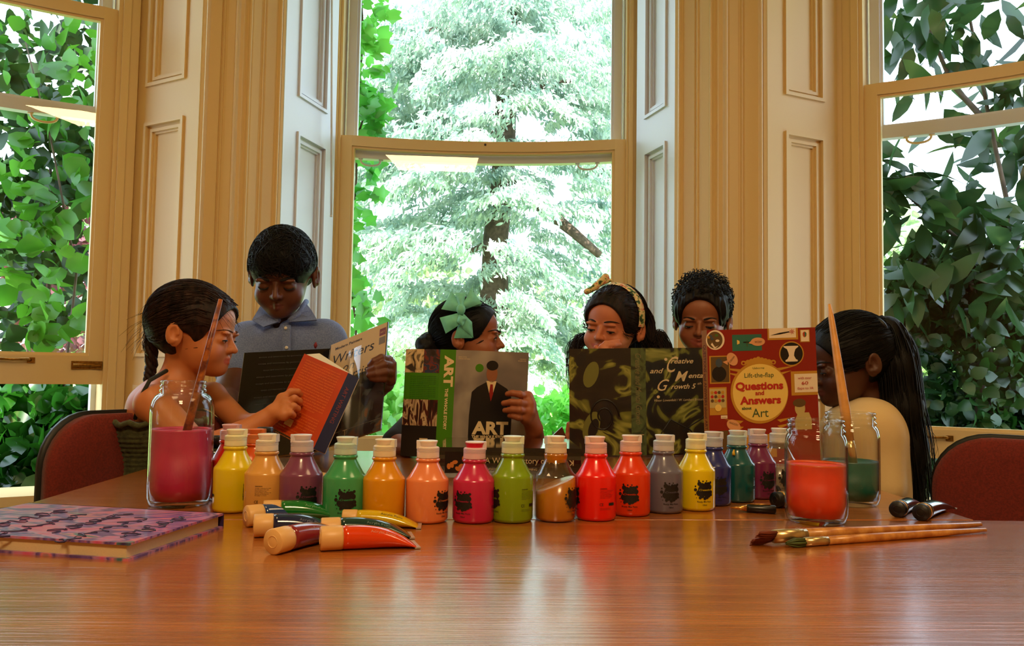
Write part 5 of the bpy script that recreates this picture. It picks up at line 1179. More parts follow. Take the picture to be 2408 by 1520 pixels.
def lipattr(o, V, M, smile=0.0, open_=0.0):
    I = np.array(M.inverted()); P = V @ I[:3, :3].T + I[:3, 3]
    w = .018 + .009 * smile; x = P[:, 0] / w; zc = -.0435 + .0065 * smile * x * x; d = x ** 2 + ((P[:, 2] - zc) / (.0085 + open_)) ** 2
    f = np.clip((1.15 - d) / .3, 0, 1) * (P[:, 1] < -.06) * .75
    for sx in (-1, 1):
        dd = ((P[:, 0] - sx * .036) / .02) ** 2 + ((P[:, 2] + .026) / .017) ** 2; f = np.maximum(f, np.clip(1 - dd, 0, 1) * (P[:, 1] < -.03) * .18)
    a = o.data.attributes.new('lip', 'FLOAT', 'POINT'); a.data.foreach_set('value', f.astype(np.float32))
EYEW = mat('eye_white', (196, 184, 172), .15); IRIS = mat('iris_brown', (30, 16, 10), .08, coat=.8); LASH = mat('lash_black', (14, 9, 8), .7)
def face_parts(root, M, browm, open_=0.5, look=(0, 0), browh=0.0, browt=1.0, teeth=False, smile=0.0):
    s = M.to_scale().x
    for sx in (-1, 1):
        C = Vector((sx * .029, -.066, .003)); R_ = .01505; Ry = .0148
        def onl(a, b, l=0): return M @ (C + Vector(((R_ + l) * math.sin(a) * math.cos(b), -(Ry + l) * math.cos(a) * math.cos(b), (.0121 + l) * math.sin(b))))
        nU, nV = 14, 6; vs = []; fs = []; a0 = .78
        lo = lambda t: -.42 * (1 - t * t) - .12; hi = lambda t: lo(t) + (.95 * open_) * (1 - t * t) + .01
        for i in range(nU + 1):
            t = -1 + 2 * i / nU
            for j in range(nV + 1): vs.append(onl(a0 * t, lo(t) + (hi(t) - lo(t)) * j / nV, .0004))
        for i in range(nU):
            for j in range(nV): k = i * (nV + 1) + j; fs.append((k, k + nV + 1, k + nV + 2, k + 1))
        q = MB(); q.add(vs, fs); 
        me = q.build('eye', [EYEW, IRIS], root)
        cx, cz = look[0], look[1] - .30 + .25 * open_
        for p in me.data.polygons:
            i, j = divmod(p.index, nV); t = -1 + 2 * (i + .5) / nU; b = lo(t) + (hi(t) - lo(t)) * (j + .5) / nV
            if (a0 * t - cx) ** 2 + (b - cz) ** 2 < .36 ** 2: p.material_index = 1
        q = MB(); q.tube([onl(a0 * t, hi(t) + .02, .0006) for t in [-1.08 + 2.16 * i / 12 for i in range(13)]], [.0005 * s + .0015 * s * (1 - (i / 6 - 1) ** 2 * .6) for i in range(13)], 6); q.build('eyelash', LASH, me)
        q = MB(); pts = []
        for i in range(9):
            t = i / 8; x = .012 + .034 * t; z = .0225 + browh + .006 * math.sin(t * 2.4) - .004 * t; y = -.0865 + .030 * max(0, t - .1) ** 1.6 
            pts.append(M @ Vector((sx * x, y + .0005, z)))
        q.tube(pts, [s * browt * r_ for r_ in (.0016, .0026, .0029, .0028, .0026, .0022, .0018, .0012, .0006)], 7); q.build('eyebrow', browm, root)
    if teeth:
        q = MB(); q.add([M @ Vector((x * .013, -.0835 + .006 * x * x, z + .003 * x * x)) for z in (-.0405, -.0465) for x in (-1, -.5, 0, .5, 1)], [(i, i + 1, i + 6, i + 5) for i in range(4)]); q.build('teeth', mat('teeth_white', (226, 214, 196), .3), root)
def hairm(nm, rgb, rgb2): return mat(nm, rgb, .55, rgb2=rgb2, nscale=90, bump=.5, bscale=350, stretch=(1, 1, .25), spec=.22)
def hair_cap(nm, root, M, m, cuts, grow=.007, extra=None, h=.003, rough=.0016, freq=260, box=.15, boxlow=.12):
    c = M.translation; F = Field(vec(c) - np.array([box, box, boxlow]), vec(c) + box, h)
    F.ell((0, .020, .036), (.072 + grow, .089 + grow, .081 + grow), M, .012)
    F.ell((0, -.030, .045), (.0605 + grow, .0485 + grow, .0455 + grow), M, .02)
    if extra: extra(F)
    for c_ in cuts:
        if c_[0] == 'e': F.ell(c_[1], c_[2], M, .006, True)
        else: F.below(M, c_[1], c_[2])
    V, Fa = F.mesh(); V = relax(V, Fa, 1); I = np.array(M.inverted()); P = V @ I[:3, :3].T + I[:3, 3]
    d = P / (np.linalg.norm(P, axis=1)[:, None] + 1e-9); V = V + (d @ np.array(M.to_3x3()).T) * (wob(P * np.array([1, 1, .35]), freq) * rough)[:, None]
    return npmesh(nm, V, Fa, m, root)
def strands(nm, root, M, m, roots, flow, L, n=9, rad=.0007, lift=.009, jit=.12, seed=0, stop=None, taper=True):
    """locks following the skull; roots local points, flow(p) local direction"""
    r = np.random.RandomState(seed); q = MB(); Cc = Vector((0, .020, .036)); E = Vector((.072, .089, .081))
    for p in roots:
        p = Vector(p); lf0 = lift * r.uniform(.75, 1.2); pts = []; ln = L * r.uniform(.6, 1.15); jv = Vector(r.normal(size=3) * jit)
        for i in range(n):
            d = p - Cc; lf = lf0 + .015 * min(1, max(0, -(p.y + .015) / .05)) * min(1, max(0, (.115 - p.z) / .04)); k = math.sqrt((d.x / (E.x + lf)) ** 2 + (d.y / (E.y + lf)) ** 2 + (d.z / (E.z + lf)) ** 2); ps = Cc + d / k if p.z > -.03 else p
            if stop and stop(ps) and i > 0: break
            pts.append(M @ ps); nn = Vector((d.x / E.x ** 2, d.y / E.y ** 2, d.z / E.z ** 2)).normalized(); f = Vector(flow(ps)) + jv; 
            if ps.z > -.03: f = f - nn * f.dot(nn)
            if f.length < 1e-6: break
            p = ps + f.normalized() * ln / (n - 1)
        if len(pts) >= 3: q.tube(pts, [rad * (1 - .7 * i / (len(pts) - 1)) for i in range(len(pts))], 4, cap=False)
    return q.build(nm, m, root)
def capdirs(n, seed, ok):
    r = np.random.RandomState(seed); out = []
    while len(out) < n:
        d = r.normal(size=3); d /= np.linalg.norm(d); p = (d[0] * .079, .020 + d[1] * .096, .036 + d[2] * .088)
        if ok(p): out.append(p)
    return out
def locks(mb, path, n, spread, rad, wave=.004, seed=0, end=.4, freq=3, seg=4):
    """bundle of wavy locks along a path"""
    r = np.random.RandomState(seed); path = [Vector(p) for p in path]; K = 18
    def P(t):
        x = t * (len(path) - 1); i = min(int(x), len(path) - 2); f = x - i
        a, b = path[i], path[i + 1]; p0 = path[max(i - 1, 0)]; p3 = path[min(i + 2, len(path) - 1)]
        return 0.5 * ((2 * a) + (b - p0) * f + (2 * p0 - 5 * a + 4 * b - p3) * f * f + (3 * a - p0 - 3 * b + p3) * f ** 3)
    for _ in range(n):
        o = Vector(r.normal(size=3)); o = o.normalized() * r.rand() ** .5; ph = r.rand() * 6.28; t1 = r.uniform(.8, 1.0); w = wave * r.uniform(.4, 1.4); pts = []
        for i in range(K):
            t = i / (K - 1) * t1; sp = spread(t) if callable(spread) else spread
            pts.append(P(t) + o * sp + Vector((math.sin(ph + t * freq * 6.28), math.cos(ph * 1.3 + t * freq * 5), 0)) * w * t)
        mb.tube(pts, [rad * (1 - .6 * i / (K - 1)) for i in range(K)], seg, cap=False)
def hand(F, wrist, knuckles, fingers, thumb, pr=.0115, fr=.0066, k=.006):
    """wrist, four knuckle points, polylines of finger joints after each knuckle, thumb polyline: all world points"""
    W_ = Vector(wrist)
    for kp in knuckles: F.cap(W_, kp, pr * 1.05, pr * .86, .008)
    for a, b in zip(knuckles[:-1], knuckles[1:]): F.cap(a, b, pr * .85, pr * .85, .006)
    for i, (kp, pts) in enumerate(zip(knuckles, fingers)):
        f = fr * (1, 1.04, 1.0, .86)[i]; ch = [Vector(kp)] + [Vector(p) for p in pts]; rr = [f * 1.18] + [f * (1.05 - .12 * j) for j in range(len(pts))]
        F.path(ch, rr, .003)
    t = [Vector(p) for p in thumb]; F.path(t, [fr * 1.55] + [fr * (1.25 - .08 * j) for j in range(len(t) - 1)], .006)
def limb(F, pts, rad, k=.014): F.path(pts, rad, k)
def cloth(nm, root, prims, m, lo, hi, h=.0045, fold=.0025, cuts=(), freq=60, sm=3):
    F = Field(lo, hi, h)
    for p in prims: F.cap(*p)
    for c in cuts: F.cap(*c, sub=True)
    V, Fa = F.mesh(); V = relax(V, Fa, sm); c = V.mean(0); d = V - c; d[:, 2] *= .2; d /= np.linalg.norm(d, axis=1)[:, None] + 1e-9
    V = V + d * (wob(V * np.array([1, 1, .5]), freq, 2) * fold)[:, None]
    return npmesh(nm, V, Fa, m, root)
def fabric(nm, rgb, b=.25, bs=700, **k): return mat(nm, rgb, .85, bump=b, bscale=bs, sheen=.15, **k)
def legs(F, hipL, hipR, feet, r0=.052, r1=.030):
    for hp, (kn, an) in zip((hipL, hipR), feet):
        F.path([hp, kn, an], [r0, r0 * .78, r1], .02); F.cap(an, Vector(an) + Vector((0, -.09, -.02)), .028, .024, .012)
def person(label, loc): return empty('person', (0, 0, 0), label, 'person')
def finish(root, F, m, M, smile=0, open_=0):
    V, Fa = F.mesh(); V = relax(V, Fa, 1, .35); o = npmesh('body', V, Fa, m, root); lipattr(o, V, M, smile, open_); return o
def B_(px, py, y): return at(px, py, y)
def trousers(root, hips, feet, rgb, nm, r0=.07, r1=.05):
    lo = np.min([vec(p) for p in hips] + [vec(p) for f in feet for p in f], 0) - .1; hi = np.max([vec(p) for p in hips] + [vec(p) for f in feet for p in f], 0) + .1
    pr = [(hips[0], hips[1], .088, .088, .03)]
    for hp, (kn, an) in zip(hips, feet): pr += [(hp, kn, r0 + .006, r0 * .85, .02), (kn, Vector(an) + Vector((0, 0, .03)), r0 * .85, r1, .02)]
    cloth('trousers', root, pr, fabric('cloth_' + nm, rgb), lo, hi, .006, .002)
    for i, f in enumerate(feet):
        q = Field(vec(f[1]) - .16, vec(f[1]) + .16, .004); a = Vector(f[1]); a.z = .035; b = a + Vector((0, -.10, -.006)) if abs(f[0][1] - hips[0][1]) < .2 or True else a
        q.cap(a, b, .034, .030, .01); q.ell(((a + b) / 2)[:], (.036, .08, .012)); 
        q.below(Matrix.Identity(4), (0, 0, -1), -.002)
        V, Fa = q.mesh(); npmesh('shoe', V, Fa, mat('shoe_dark', (40, 36, 36), .5), root)

# ---- girl in green, profile to the right, left of the table
def girl_green():
    root = person('girl seated at left in smocked green dress, dark plaited hair, holding an orange paperback', None)
    M = headM(at(460, 793, 1.86), 88, 8, 0, 1.0); F = Field((-1.02, 1.52, .02), (-.30, 2.08, 1.20), .003)
    add_head(F, M, smile=.1, chub=1.02)
    nk = at(418, 905, 1.86); ch = at(378, 965, 1.86); F.cap(M @ Vector((0, .026, -.035)), nk, .033, .034, .018)
    shN, shF = at(362, 950, 1.765), at(432, 935, 1.965); F.cap(nk, ch, .040, .065, .03); F.cap(shN, shF, .040, .038, .035)
    pel = Vector((ch.x - .05, 1.86, .53)); F.cap(ch, pel, .068, .085, .03)
    el = at(468, 1062, 1.70); wr = at(636, 978, 1.70); limb(F, [shN, el], [.037, .031]); limb(F, [el, at(560, 1028, 1.69), wr], [.031, .027, .0195])
    K = [at(664, 938, 1.722), at(672, 950, 1.705), at(672, 964, 1.69), at(668, 976, 1.68)]
    hand(F, at(645, 970, 1.70), K, [[at(684, 922, 1.725), at(700, 922, 1.735), at(708, 930, 1.745)], [at(692, 938, 1.700), at(704, 944, 1.712), at(704, 950, 1.722)], [at(690, 956, 1.686), at(700, 962, 1.697), at(699, 968, 1.706)], [at(683, 972, 1.675), at(690, 977, 1.685), at(688, 981, 1.694)]],
         [at(652, 962, 1.715), at(664, 955, 1.745), at(684, 950, 1.765)], pr=.0135, fr=.0075)
    el2 = at(572, 1000, 1.93); limb(F, [shF, at(500, 930, 1.97), el2], [.034, .029, .026]); w2 = at(668, 985, 1.82); limb(F, [el2, w2], [.026, .018])
    K2 = [w2 + Vector((.03, -.01, .02)), w2 + Vector((.038, -.01, .008)), w2 + Vector((.04, -.01, -.004)), w2 + Vector((.036, -.01, -.016))]
    hand(F, w2, K2, [[k + Vector((.02, -.014, .004)), k + Vector((.03, -.02, .004))] for k in K2], [w2 + Vector((.01, 0, .02)), w2 + Vector((.03, -.01, .035)), w2 + Vector((.045, -.016, .038))])
    hipN, hipF = pel + Vector((0, -.06, 0)), pel + Vector((0, .06, 0)); feet = [(pel + Vector((.30, -.07, -.02)), Vector((pel.x + .32, 1.79, .08))), (pel + Vector((.30, .07, -.02)), Vector((pel.x + .32, 1.93, .08)))]
    for hp, (kn, an) in zip((hipN, hipF), feet): F.path([hp, kn, an], [.056, .044, .028], .02); F.cap(an, an + Vector((.09, 0, -.03)), .026, .022)
    finish(root, F, skinmat('skin_light', (204, 128, 78), (176, 70, 54)), M, .1)
    face_parts(root, M, mat('brow_brown', (84, 54, 38), .8), .55, look=(0, 0), browt=.7)
    hm = hairm('hair_brown', (52, 32, 26), (24, 14, 12))
    cuts = [('e', (0, -.108, -.028), (.086, .098, .110)), ('e', (.085, .000, -.035), (.05, .030, .045)), ('e', (-.085, .000, -.035), (.05, .030, .045)), ('p', (0, -.35, -1), .052)]
    hair_cap('hair', root, M, hm, cuts, .010)
    ok = lambda p: p[2] > -.02 and not (p[1] < -.045 and p[2] < .075) and not (abs(p[0]) > .05 and p[1] < .03 and p[2] < .02)
    strands('hair_strands', root, M, hm, capdirs(900, 1, lambda p: ok(p) and p[1] < .06), lambda p: (0, 1.0, -.5 + (.6 if p[1] < -.03 else 0)), .13, rad=.0010, lift=.011, stop=lambda p: p.z < -.03 or (abs(p.x) > .06 and p.y < .02 and p.z < .02))
    # plait hanging at the back
    q = MB(); P0 = M @ Vector((.0, .098, -.02)); pth = [P0, at(356, 862, 1.87), at(350, 890, 1.86), at(352, 925, 1.86), at(350, 965, 1.84)]
    for s_ in range(3):
        pts = []; n = 26
        for i in range(n):
            t = i / (n - 1) * 3.999; j = int(t); f = t - j; c = pth[j].lerp(pth[j + 1], f); a = i * .75 + s_ * 2.09; pts.append(c + Vector((math.cos(a) * .008, math.sin(a) * .006, 0)) * (1 - .3 * i / n))
        q.tube(pts, [.0085 * (1 - .45 * i / n) for i in range(n)], 8)
    locks(q, [M @ Vector((.0, .09, .02)), M @ Vector((0, .104, -.02)), pth[1]], 60, lambda t: .022 * (1 - t) + .005, .0012, seed=3)
    q.build('plait', hm, root)
    # loose wisps round the face and nape
    q = MB(); r = np.random.RandomState(4)
    for i in range(110):
        a = r.uniform(0, 1); 
        if r.rand() < .5: p = M @ Vector((r.uniform(-.05, .06), -.062 + .02 * r.rand(), .085 - .03 * r.rand())); d = Vector((r.uniform(.2, 1), r.uniform(-.4, .4), -r.uniform(.4, 1.4)))
        else: p = M @ Vector((r.uniform(-.06, .07), .09 + .02 * r.rand(), r.uniform(-.03, .06))); d = Vector((-r.uniform(.1, 1), r.uniform(-.4, .4), -r.uniform(.3, 1.2)))
        d = d.normalized() * r.uniform(.02, .06); q.tube([p, p + d * .5 + Vector((0, 0, .004)), p + d], [.00045, .0004, .0002], 3, cap=False)
    tag(q.build('loose_hair', hm, root), kind='stuff')
    # dress
    gm = fabric('dress_green', (74, 78, 42), .3, 500, rgb2=(52, 56, 30), nscale=120)
    tp = at(372, 1000, 1.86); bt = Vector((tp.x - .03, 1.86, .50)); lo, hi = (-1.05, 1.68, .35), (-.42, 2.05, .92)
    pr = [(tp + Vector((.0, -.045, 0)), tp + Vector((0, .055, 0)), .078, .078, .03), (tp, tp + Vector((-.01, 0, -.06)), .082, .086, .03), (tp + Vector((-.01, 0, -.06)), bt, .086, .125, .03), (bt, bt + Vector((.27, 0, .015)), .105, .105, .03)]
    F2 = Field(lo, hi, .004)
    for p in pr: F2.cap(*p)
    F2.below(Matrix.Identity(4), (0, 0, 1), tp.z + .012, .003)
    V, Fa = F2.mesh(); V = relax(V, Fa, 2); d = V - np.array([tp.x, 1.86, 0]); d[:, 2] = 0; an = np.arctan2(d[:, 1], d[:, 0]); rn = np.linalg.norm(d, axis=1)[:, None] + 1e-9; zz = V[:, 2]
    low = np.clip((tp.z - .075 - zz) / .08, 0, 1); am = low * .006 * np.sin(an * 26) + (1 - low) * .0022 * np.sin((zz) * 620)
    V = V + d / rn * am[:, None]; npmesh('dress', V, Fa, gm, root)
    q = MB(); n = 60
    q.tube([Vector((tp.x + .118 * math.cos(a) * .80, 1.865 + .135 * math.sin(a), tp.z + .010 + .004 * math.sin(a * 14))) for a in [2 * math.pi * i / n for i in range(n + 1)]], .0065, 6); q.build('frill', gm, root)
    q = MB(); q.tube([at(392, 872, 1.80), at(352, 895, 1.745), at(330, 935, 1.735), at(318, 985, 1.77)], .0045, 6); q.build('strap', mat('strap_green', (34, 36, 22), .8), root)
girl_green()

# ---- tall boy in a blue shirt, looking down at his book
def boy_blue():
    root = person('boy in light blue short sleeved shirt standing and reading a big open book', None)
    y0 = 2.30; M = headM(at(664, 655, y0 - .03), 3, 24, 0, 1.16); F = Field((-.90, 1.88, .03), (-.22, 2.48, 1.44), .003)
    add_head(F, M, smile=-.2, chub=.98)
    nk = at(668, 765, y0 + .03); F.cap(M @ Vector((0, .026, -.040)), nk, .036, .038, .018)
    shL, shR = at(585, 805, y0 + .02), at(765, 800, y0 + .01); F.cap(shL, shR, .046, .046, .03); F.cap(nk, (shL + shR) / 2, .045, .06, .03)
    pel = Vector((nk.x, y0 + .03, .70)); 
    for sx in (-1, 1): F.cap((shL + shR) / 2 + Vector((sx * .035, 0, -.04)), pel + Vector((sx * .04, 0, 0)), .070, .078, .04)
    eL = at(532, 925, 2.16); wL = at(556, 985, 2.02); limb(F, [shL, eL, wL], [.038, .031, .020]); limb(F, [shL, at(548, 870, 2.25), eL], [.038, .035, .031])
    eR = at(838, 960, 2.18); wR = at(906, 903, 2.02); limb(F, [shR, at(812, 880, 2.28), eR, wR], [.038, .034, .030, .021])
    K = [at(912, 850, 1.975), at(922, 864, 1.968), at(925, 880, 1.962), at(918, 894, 1.96)]
    fs = [[at(897, 842, 1.935), at(880, 850, 1.925), at(870, 860, 1.93)], [at(903, 858, 1.925), at(884, 866, 1.915), at(868, 872, 1.92)], [at(905, 876, 1.922), at(886, 880, 1.91), at(868, 883, 1.915)], [at(903, 892, 1.925), at(888, 893, 1.912), at(874, 892, 1.915)]]
    hand(F, wR, K, fs, [at(905, 885, 2.0), at(893, 872, 2.02), at(878, 868, 2.03)], pr=.0165, fr=.0092)
    KL = [wL + Vector((.020, -.025, .03)), wL + Vector((.028, -.03, .018)), wL + Vector((.030, -.03, .004)), wL + Vector((.026, -.028, -.010))]
    hand(F, wL, KL, [[k + Vector((.012, -.02, 0)), k + Vector((.018, -.012, 0))] for k in KL], [wL + Vector((0, -.01, .02)), wL + Vector((.0, -.03, .035)), wL + Vector((.01, -.042, .04))], pr=.013)
    hips = (pel + Vector((-.06, 0, -.03)), pel + Vector((.06, 0, -.03))); feet = [(Vector((pel.x - .07, y0 + .03, .38)), Vector((pel.x - .07, y0 + .05, .09))), (Vector((pel.x + .07, y0 + .03, .38)), Vector((pel.x + .07, y0 + .05, .09)))]
    legs(F, hips[0], hips[1], feet); finish(root, F, skinmat('skin_brown', (102, 56, 34), (104, 46, 38)), M, -.2)
    face_parts(root, M, mat('brow_black', (18, 11, 9), .8), .10, look=(0, -.3), browt=1.25, browh=-.001)
    hm = hairm('hair_black', (16, 14, 18), (6, 5, 7))
    cuts = [('e', (0, -.112, -.034), (.080, .082, .080)), ('e', (.088, -.008, -.042), (.042, .044, .062)), ('e', (-.088, -.008, -.042), (.042, .044, .062)), ('p', (0, -.3, -1), .048)]
    hair_cap('hair', root, M, hm, cuts, .006, rough=.0016)
    wh = Vector((.01, .05, .12))
    strands('hair_strands', root, M, hm, capdirs(1500, 2, lambda p: p[2] > .035 or p[1] > .03), lambda p: (p[0] - wh.x, p[1] - wh.y, -.06), .06, rad=.0012, lift=.0072, jit=.25, seed=5, stop=lambda p: p.z < .026 and p.y < -.03 or p.z < -.03 or (p.z < .025 and p.y < .03))
    # shirt
    sm = fabric('shirt_blue', (116, 132, 178), .8, 34, rgb2=(96, 112, 160), nscale=300)
    lo, hi = (-.92, 2.08, .62), (-.22, 2.50, 1.22); mid = (shL + shR) / 2
    pr = [(shL, shR, .054, .054, .035), (nk + Vector((0, .005, -.022)), mid, .046, .075, .04), (shL, shL.lerp(at(530, 895, 2.20), .72), .052, .050, .03), (shR, shR.lerp(at(812, 890, 2.28), .80), .052, .050, .03)]
    for sx in (-1, 1): pr.append((mid + Vector((sx * .045, 0, -.03)), pel + Vector((sx * .045, 0, .04)), .078, .090, .04))
    cu = [(nk + Vector((0, -.035, .02)), nk + Vector((0, -.07, -.012)), .024, .012, .008), (nk + Vector((0, -.01, .03)), nk + Vector((0, .0, .08)), .043, .043, .005)]
    cloth('shirt', root, pr, sm, lo, hi, .0042, .003, cu)
    # collar wings, placket and buttons
    base = nk + Vector((0, -.02, -.008))
    for sx in (-1, 1):
        q = MB(); A0 = at(668 + sx * 50, 728, y0 + .03); 
        P = [at(668 + sx * 52, 716, y0 + .02), at(668 + sx * 66, 742, y0 - .01), at(668 + sx * (72 if sx > 0 else 66), 750, y0 - .065), at(668 + sx * 20, 752, y0 - .085), at(668 + sx * 30, 738, y0 - .06)]
        T_ = [P[0], P[1], at(668 + sx * 74, 758, y0 - .055), at(668 + sx * 12, 764, y0 - .078)]
        T_ = [at(668 + sx * 50, 712, y0 + .0), at(668 + sx * 74, 752, y0 - .045), at(668 + sx * 48, 768 if sx < 0 else 770, y0 - .078), at(668 + sx * 14, 756, y0 - .072), at(668 + sx * 36, 735, y0 - .050)]
        if sx > 0: T_[2] = at(744, 752, y0 - .062); T_[1] = at(732, 730, y0 - .02)
        off = Vector((0, .006, -.002)); q.add(T_ + [p + off for p in T_], [(0, 1, 2, 3, 4), (9, 8, 7, 6, 5)] + [(i, (i + 1) % 5, 5 + (i + 1) % 5, 5 + i) for i in range(5)], 0, False); q.build('collar', sm, root, bevel=.0015)
        q = MB(); q.tube([at(668 + sx * 52, 710, y0 + .05), at(668 + sx * 48, 716, y0 + .0), at(668 + sx * 34, 738, y0 - .045), at(668 + sx * 13, 755, y0 - .066)], .008, 8); q.build('collar_band', sm, root)
    def front(px, py): return at(px, py, y0 - .087 - .010 * min(1, max(0, (py - 760) / 80)))
    q = MB(); q.add([front(664, 765), front(682, 765), front(684, 900), front(666, 900)] + [front(664, 765) + Vector((0, .008, 0)), front(682, 765) + Vector((0, .008, 0)), front(684, 900) + Vector((0, .008, 0)), front(666, 900) + Vector((0, .008, 0))], [(3, 2, 1, 0), (0, 1, 5, 4), (1, 2, 6, 5), (3, 0, 4, 7)], 0, False); q.build('placket', sm, root)
    for (px, py) in ((672, 772), (674, 818), (676, 862)):
        q = MB(); c = front(px, py); q.lathe([(0, .0015), (.0040, .0015), (.0046, 0), (.0040, -.001)], 14, 0, Matrix.Translation(c + Vector((0, -.0015, 0))) @ Matrix.Rotation(R(90), 4, 'X')); q.build('button', mat('button_white', (220, 214, 206), .3), root)
    for (px, py) in ():
        q = MB(); c = at(px, py + 12, y0 - .088); q.lathe([(0, .0015), (.0034, .0015), (.004, 0), (.0034, -.001)], 12, 0, Matrix.Translation(c) @ Matrix.Rotation(R(90), 4, 'X')); q.build('button', MATS['button_white'], root)
    q = MB(); c = at(742, 812, y0 - .088)
    q.tube([c + Vector((0, 0, -.009)), c, c + Vector((.001, 0, .008))], [.002, .0055, .0018], 8); q.build('chest_emblem', mat('emblem_red', (130, 34, 48), .7), root)
    trousers(root, hips, feet, (44, 46, 60), 'navy')
boy_blue()

# ---- girl with the turquoise bow, profile to the right
def girl_bow():
    root = person('girl with large turquoise hair bow looking right over the art book she holds open', None)
    y0 = 2.32; M = headM(at(1104, 802, y0), 80, -2, 0, 1.02); F = Field((-.42, 1.84, .03), (.20, 2.46, 1.22), .003)
    add_head(F, M, smile=.5, chub=1.06)
    nk = at(1098, 905, y0 + .02); F.cap(M @ Vector((0, .026, -.035)), nk, .032, .034, .018)
    shL, shR = at(1022, 955, y0), at(1178, 955, y0); F.cap(shL, shR, .040, .040, .03); F.cap(nk, (shL + shR) / 2, .04, .055, .03)
    pel = Vector((nk.x, y0 + .02, .60)); 
    for sx in (-1, 1): F.cap((shL + shR) / 2 + Vector((sx * .03, 0, -.03)), pel + Vector((sx * .035, 0, 0)), .060, .070, .04)
    eL = at(930, 1045, 2.12); wL = at(985, 1052, 1.99); limb(F, [shL, eL, wL], [.034, .029, .019])
    eR = at(1262, 1075, 2.10); wR = at(1256, 1010, 1.96); limb(F, [shR, eR, wR], [.034, .030, .021])
    K = [at(1240, 934, 1.925), at(1246, 952, 1.918), at(1244, 968, 1.914), at(1236, 984, 1.914)]
    fs = [[at(1222, 928, 1.906), at(1205, 925, 1.910), at(1193, 927, 1.915)], [at(1222, 948, 1.896), at(1202, 946, 1.900), at(1184, 949, 1.908)], [at(1222, 966, 1.894), at(1204, 964, 1.899), at(1187, 966, 1.907)], [at(1219, 983, 1.896), at(1206, 979, 1.902), at(1197, 978, 1.908)]]
    hand(F, wR, K, fs, [at(1246, 985, 1.945), at(1246, 960, 1.985), at(1236, 945, 1.995)], pr=.0160, fr=.0082)
    KL = [wL + Vector((.02, -.0, .025)), wL + Vector((.028, 0, .012)), wL + Vector((.03, 0, 0)), wL + Vector((.026, 0, -.010))]
    hand(F, wL, KL, [[k + Vector((.02, -.002, .004)), k + Vector((.036, -.002, .006))] for k in KL], [wL + Vector((0, 0, .02)), wL + Vector((.01, -.005, .04)), wL + Vector((.022, -.006, .05))])
    hips = (pel + Vector((-.05, 0, -.03)), pel + Vector((.05, 0, -.03))); feet = [(Vector((pel.x - .06, y0, .33)), Vector((pel.x - .06, y0 + .02, .08))), (Vector((pel.x + .06, y0, .33)), Vector((pel.x + .06, y0 + .02, .08)))]
    legs(F, hips[0], hips[1], feet, .046, .027); finish(root, F, skinmat('skin_tan', (162, 92, 56), (140, 60, 48)), M, .5)
    face_parts(root, M, mat('brow_black', (18, 11, 9), .8), .75, look=(0, 0), browt=.95)
    hm = MATS['hair_black']
    cuts = [('e', (0, -.106, -.036), (.088, .098, .116)), ('e', (.092, .000, -.040), (.05, .030, .045)), ('e', (-.092, .000, -.040), (.05, .030, .045)), ('p', (0, -.35, -1), .056)]
    hair_cap('hair', root, M, hm, cuts, .007, rough=.0008)
    strands('hair_strands', root, M, hm, capdirs(800, 3, lambda p: p[2] > 0 and p[1] < .07 and (p[1] > -.045 or p[2] > .085)), lambda p: (0, 1.0, -.45), .12, rad=.0009, lift=.0078, jit=.05, stop=lambda p: p.z < -.02)
    F3 = Field(vec(at(1010, 810, y0)) - .09, vec(at(1010, 810, y0)) + .09, .003); c = at(1010, 812, y0)
    for i in range(26):
        d = Vector(RNG.normal(size=3)).normalized(); F3.ell((c + d * .026)[:], (.015, .015, .013), None, .006)
    F3.ell(c[:], (.028, .03, .025), None); V, Fa = F3.mesh(); npmesh('hair_bun', V, Fa, hm, root)
    q = MB(); cc = at(1026, 798, y0); q.tube([cc + Vector((math.cos(a) * .012, math.sin(a) * .022, math.sin(a) * .004 + math.cos(a) * .014)) for a in [k * .35 for k in range(19)]], .0045, 8); q.build('hair_tie', mat('tie_pink', (150, 120, 116), .8), root)
    # bow: folded ribbon loops and tails
    bm_ = mat('bow_turquoise', (120, 214, 192), .55, noise=.12, nscale=60, sheen=.2); yb_ = y0 - .085
    def P(zx, zy, dy=0): return at(1000 + zx / 8.0, 660 + zy / 8.0, yb_ + dy)
    def ribbon(nm, quads):
        q = MB()
        for A, nseg in quads:
            a, b, c_, d = A; n = 8; vs = []
            for i in range(n + 1):
                for j in range(n + 1):
                    u, v = i / n, j / n; p = (a * (1 - u) + b * u) * (1 - v) + (d * (1 - u) + c_ * u) * v; vs.append(p + Vector((0, -.010 * math.sin(math.pi * u) * math.sin(math.pi * v) - .003 * math.sin(u * 9) * v, 0)))
            m_ = (n + 1) ** 2; fs = [(i * (n + 1) + j, (i + 1) * (n + 1) + j, (i + 1) * (n + 1) + j + 1, i * (n + 1) + j + 1) for i in range(n) for j in range(n)]
            q.add(vs, fs); q.add([v + Vector((0, .003, 0)) for v in vs], [f[::-1] for f in fs])
        return q.build(nm, bm_, root)
    ribbon('bow_loop', [((P(610, 590), P(300, 540, .01), P(500, 200, .03), P(690, 470, -.01)), 8), ((P(640, 520, -.012), P(560, 230, .01), P(760, 230, .01), P(720, 520, -.012)), 8)])
    ribbon('bow_loop', [((P(720, 560), P(1060, 420, .01), P(860, 150, .02), P(690, 480, -.01)), 8), ((P(700, 540, .02), P(1040, 480, .035), P(1075, 420, .03), P(820, 260, .03)), 8)])
    ribbon('bow_tail', [((P(660, 600, -.006), P(270, 700, .006), P(385, 1000, .0), P(650, 830, -.012)), 8)])
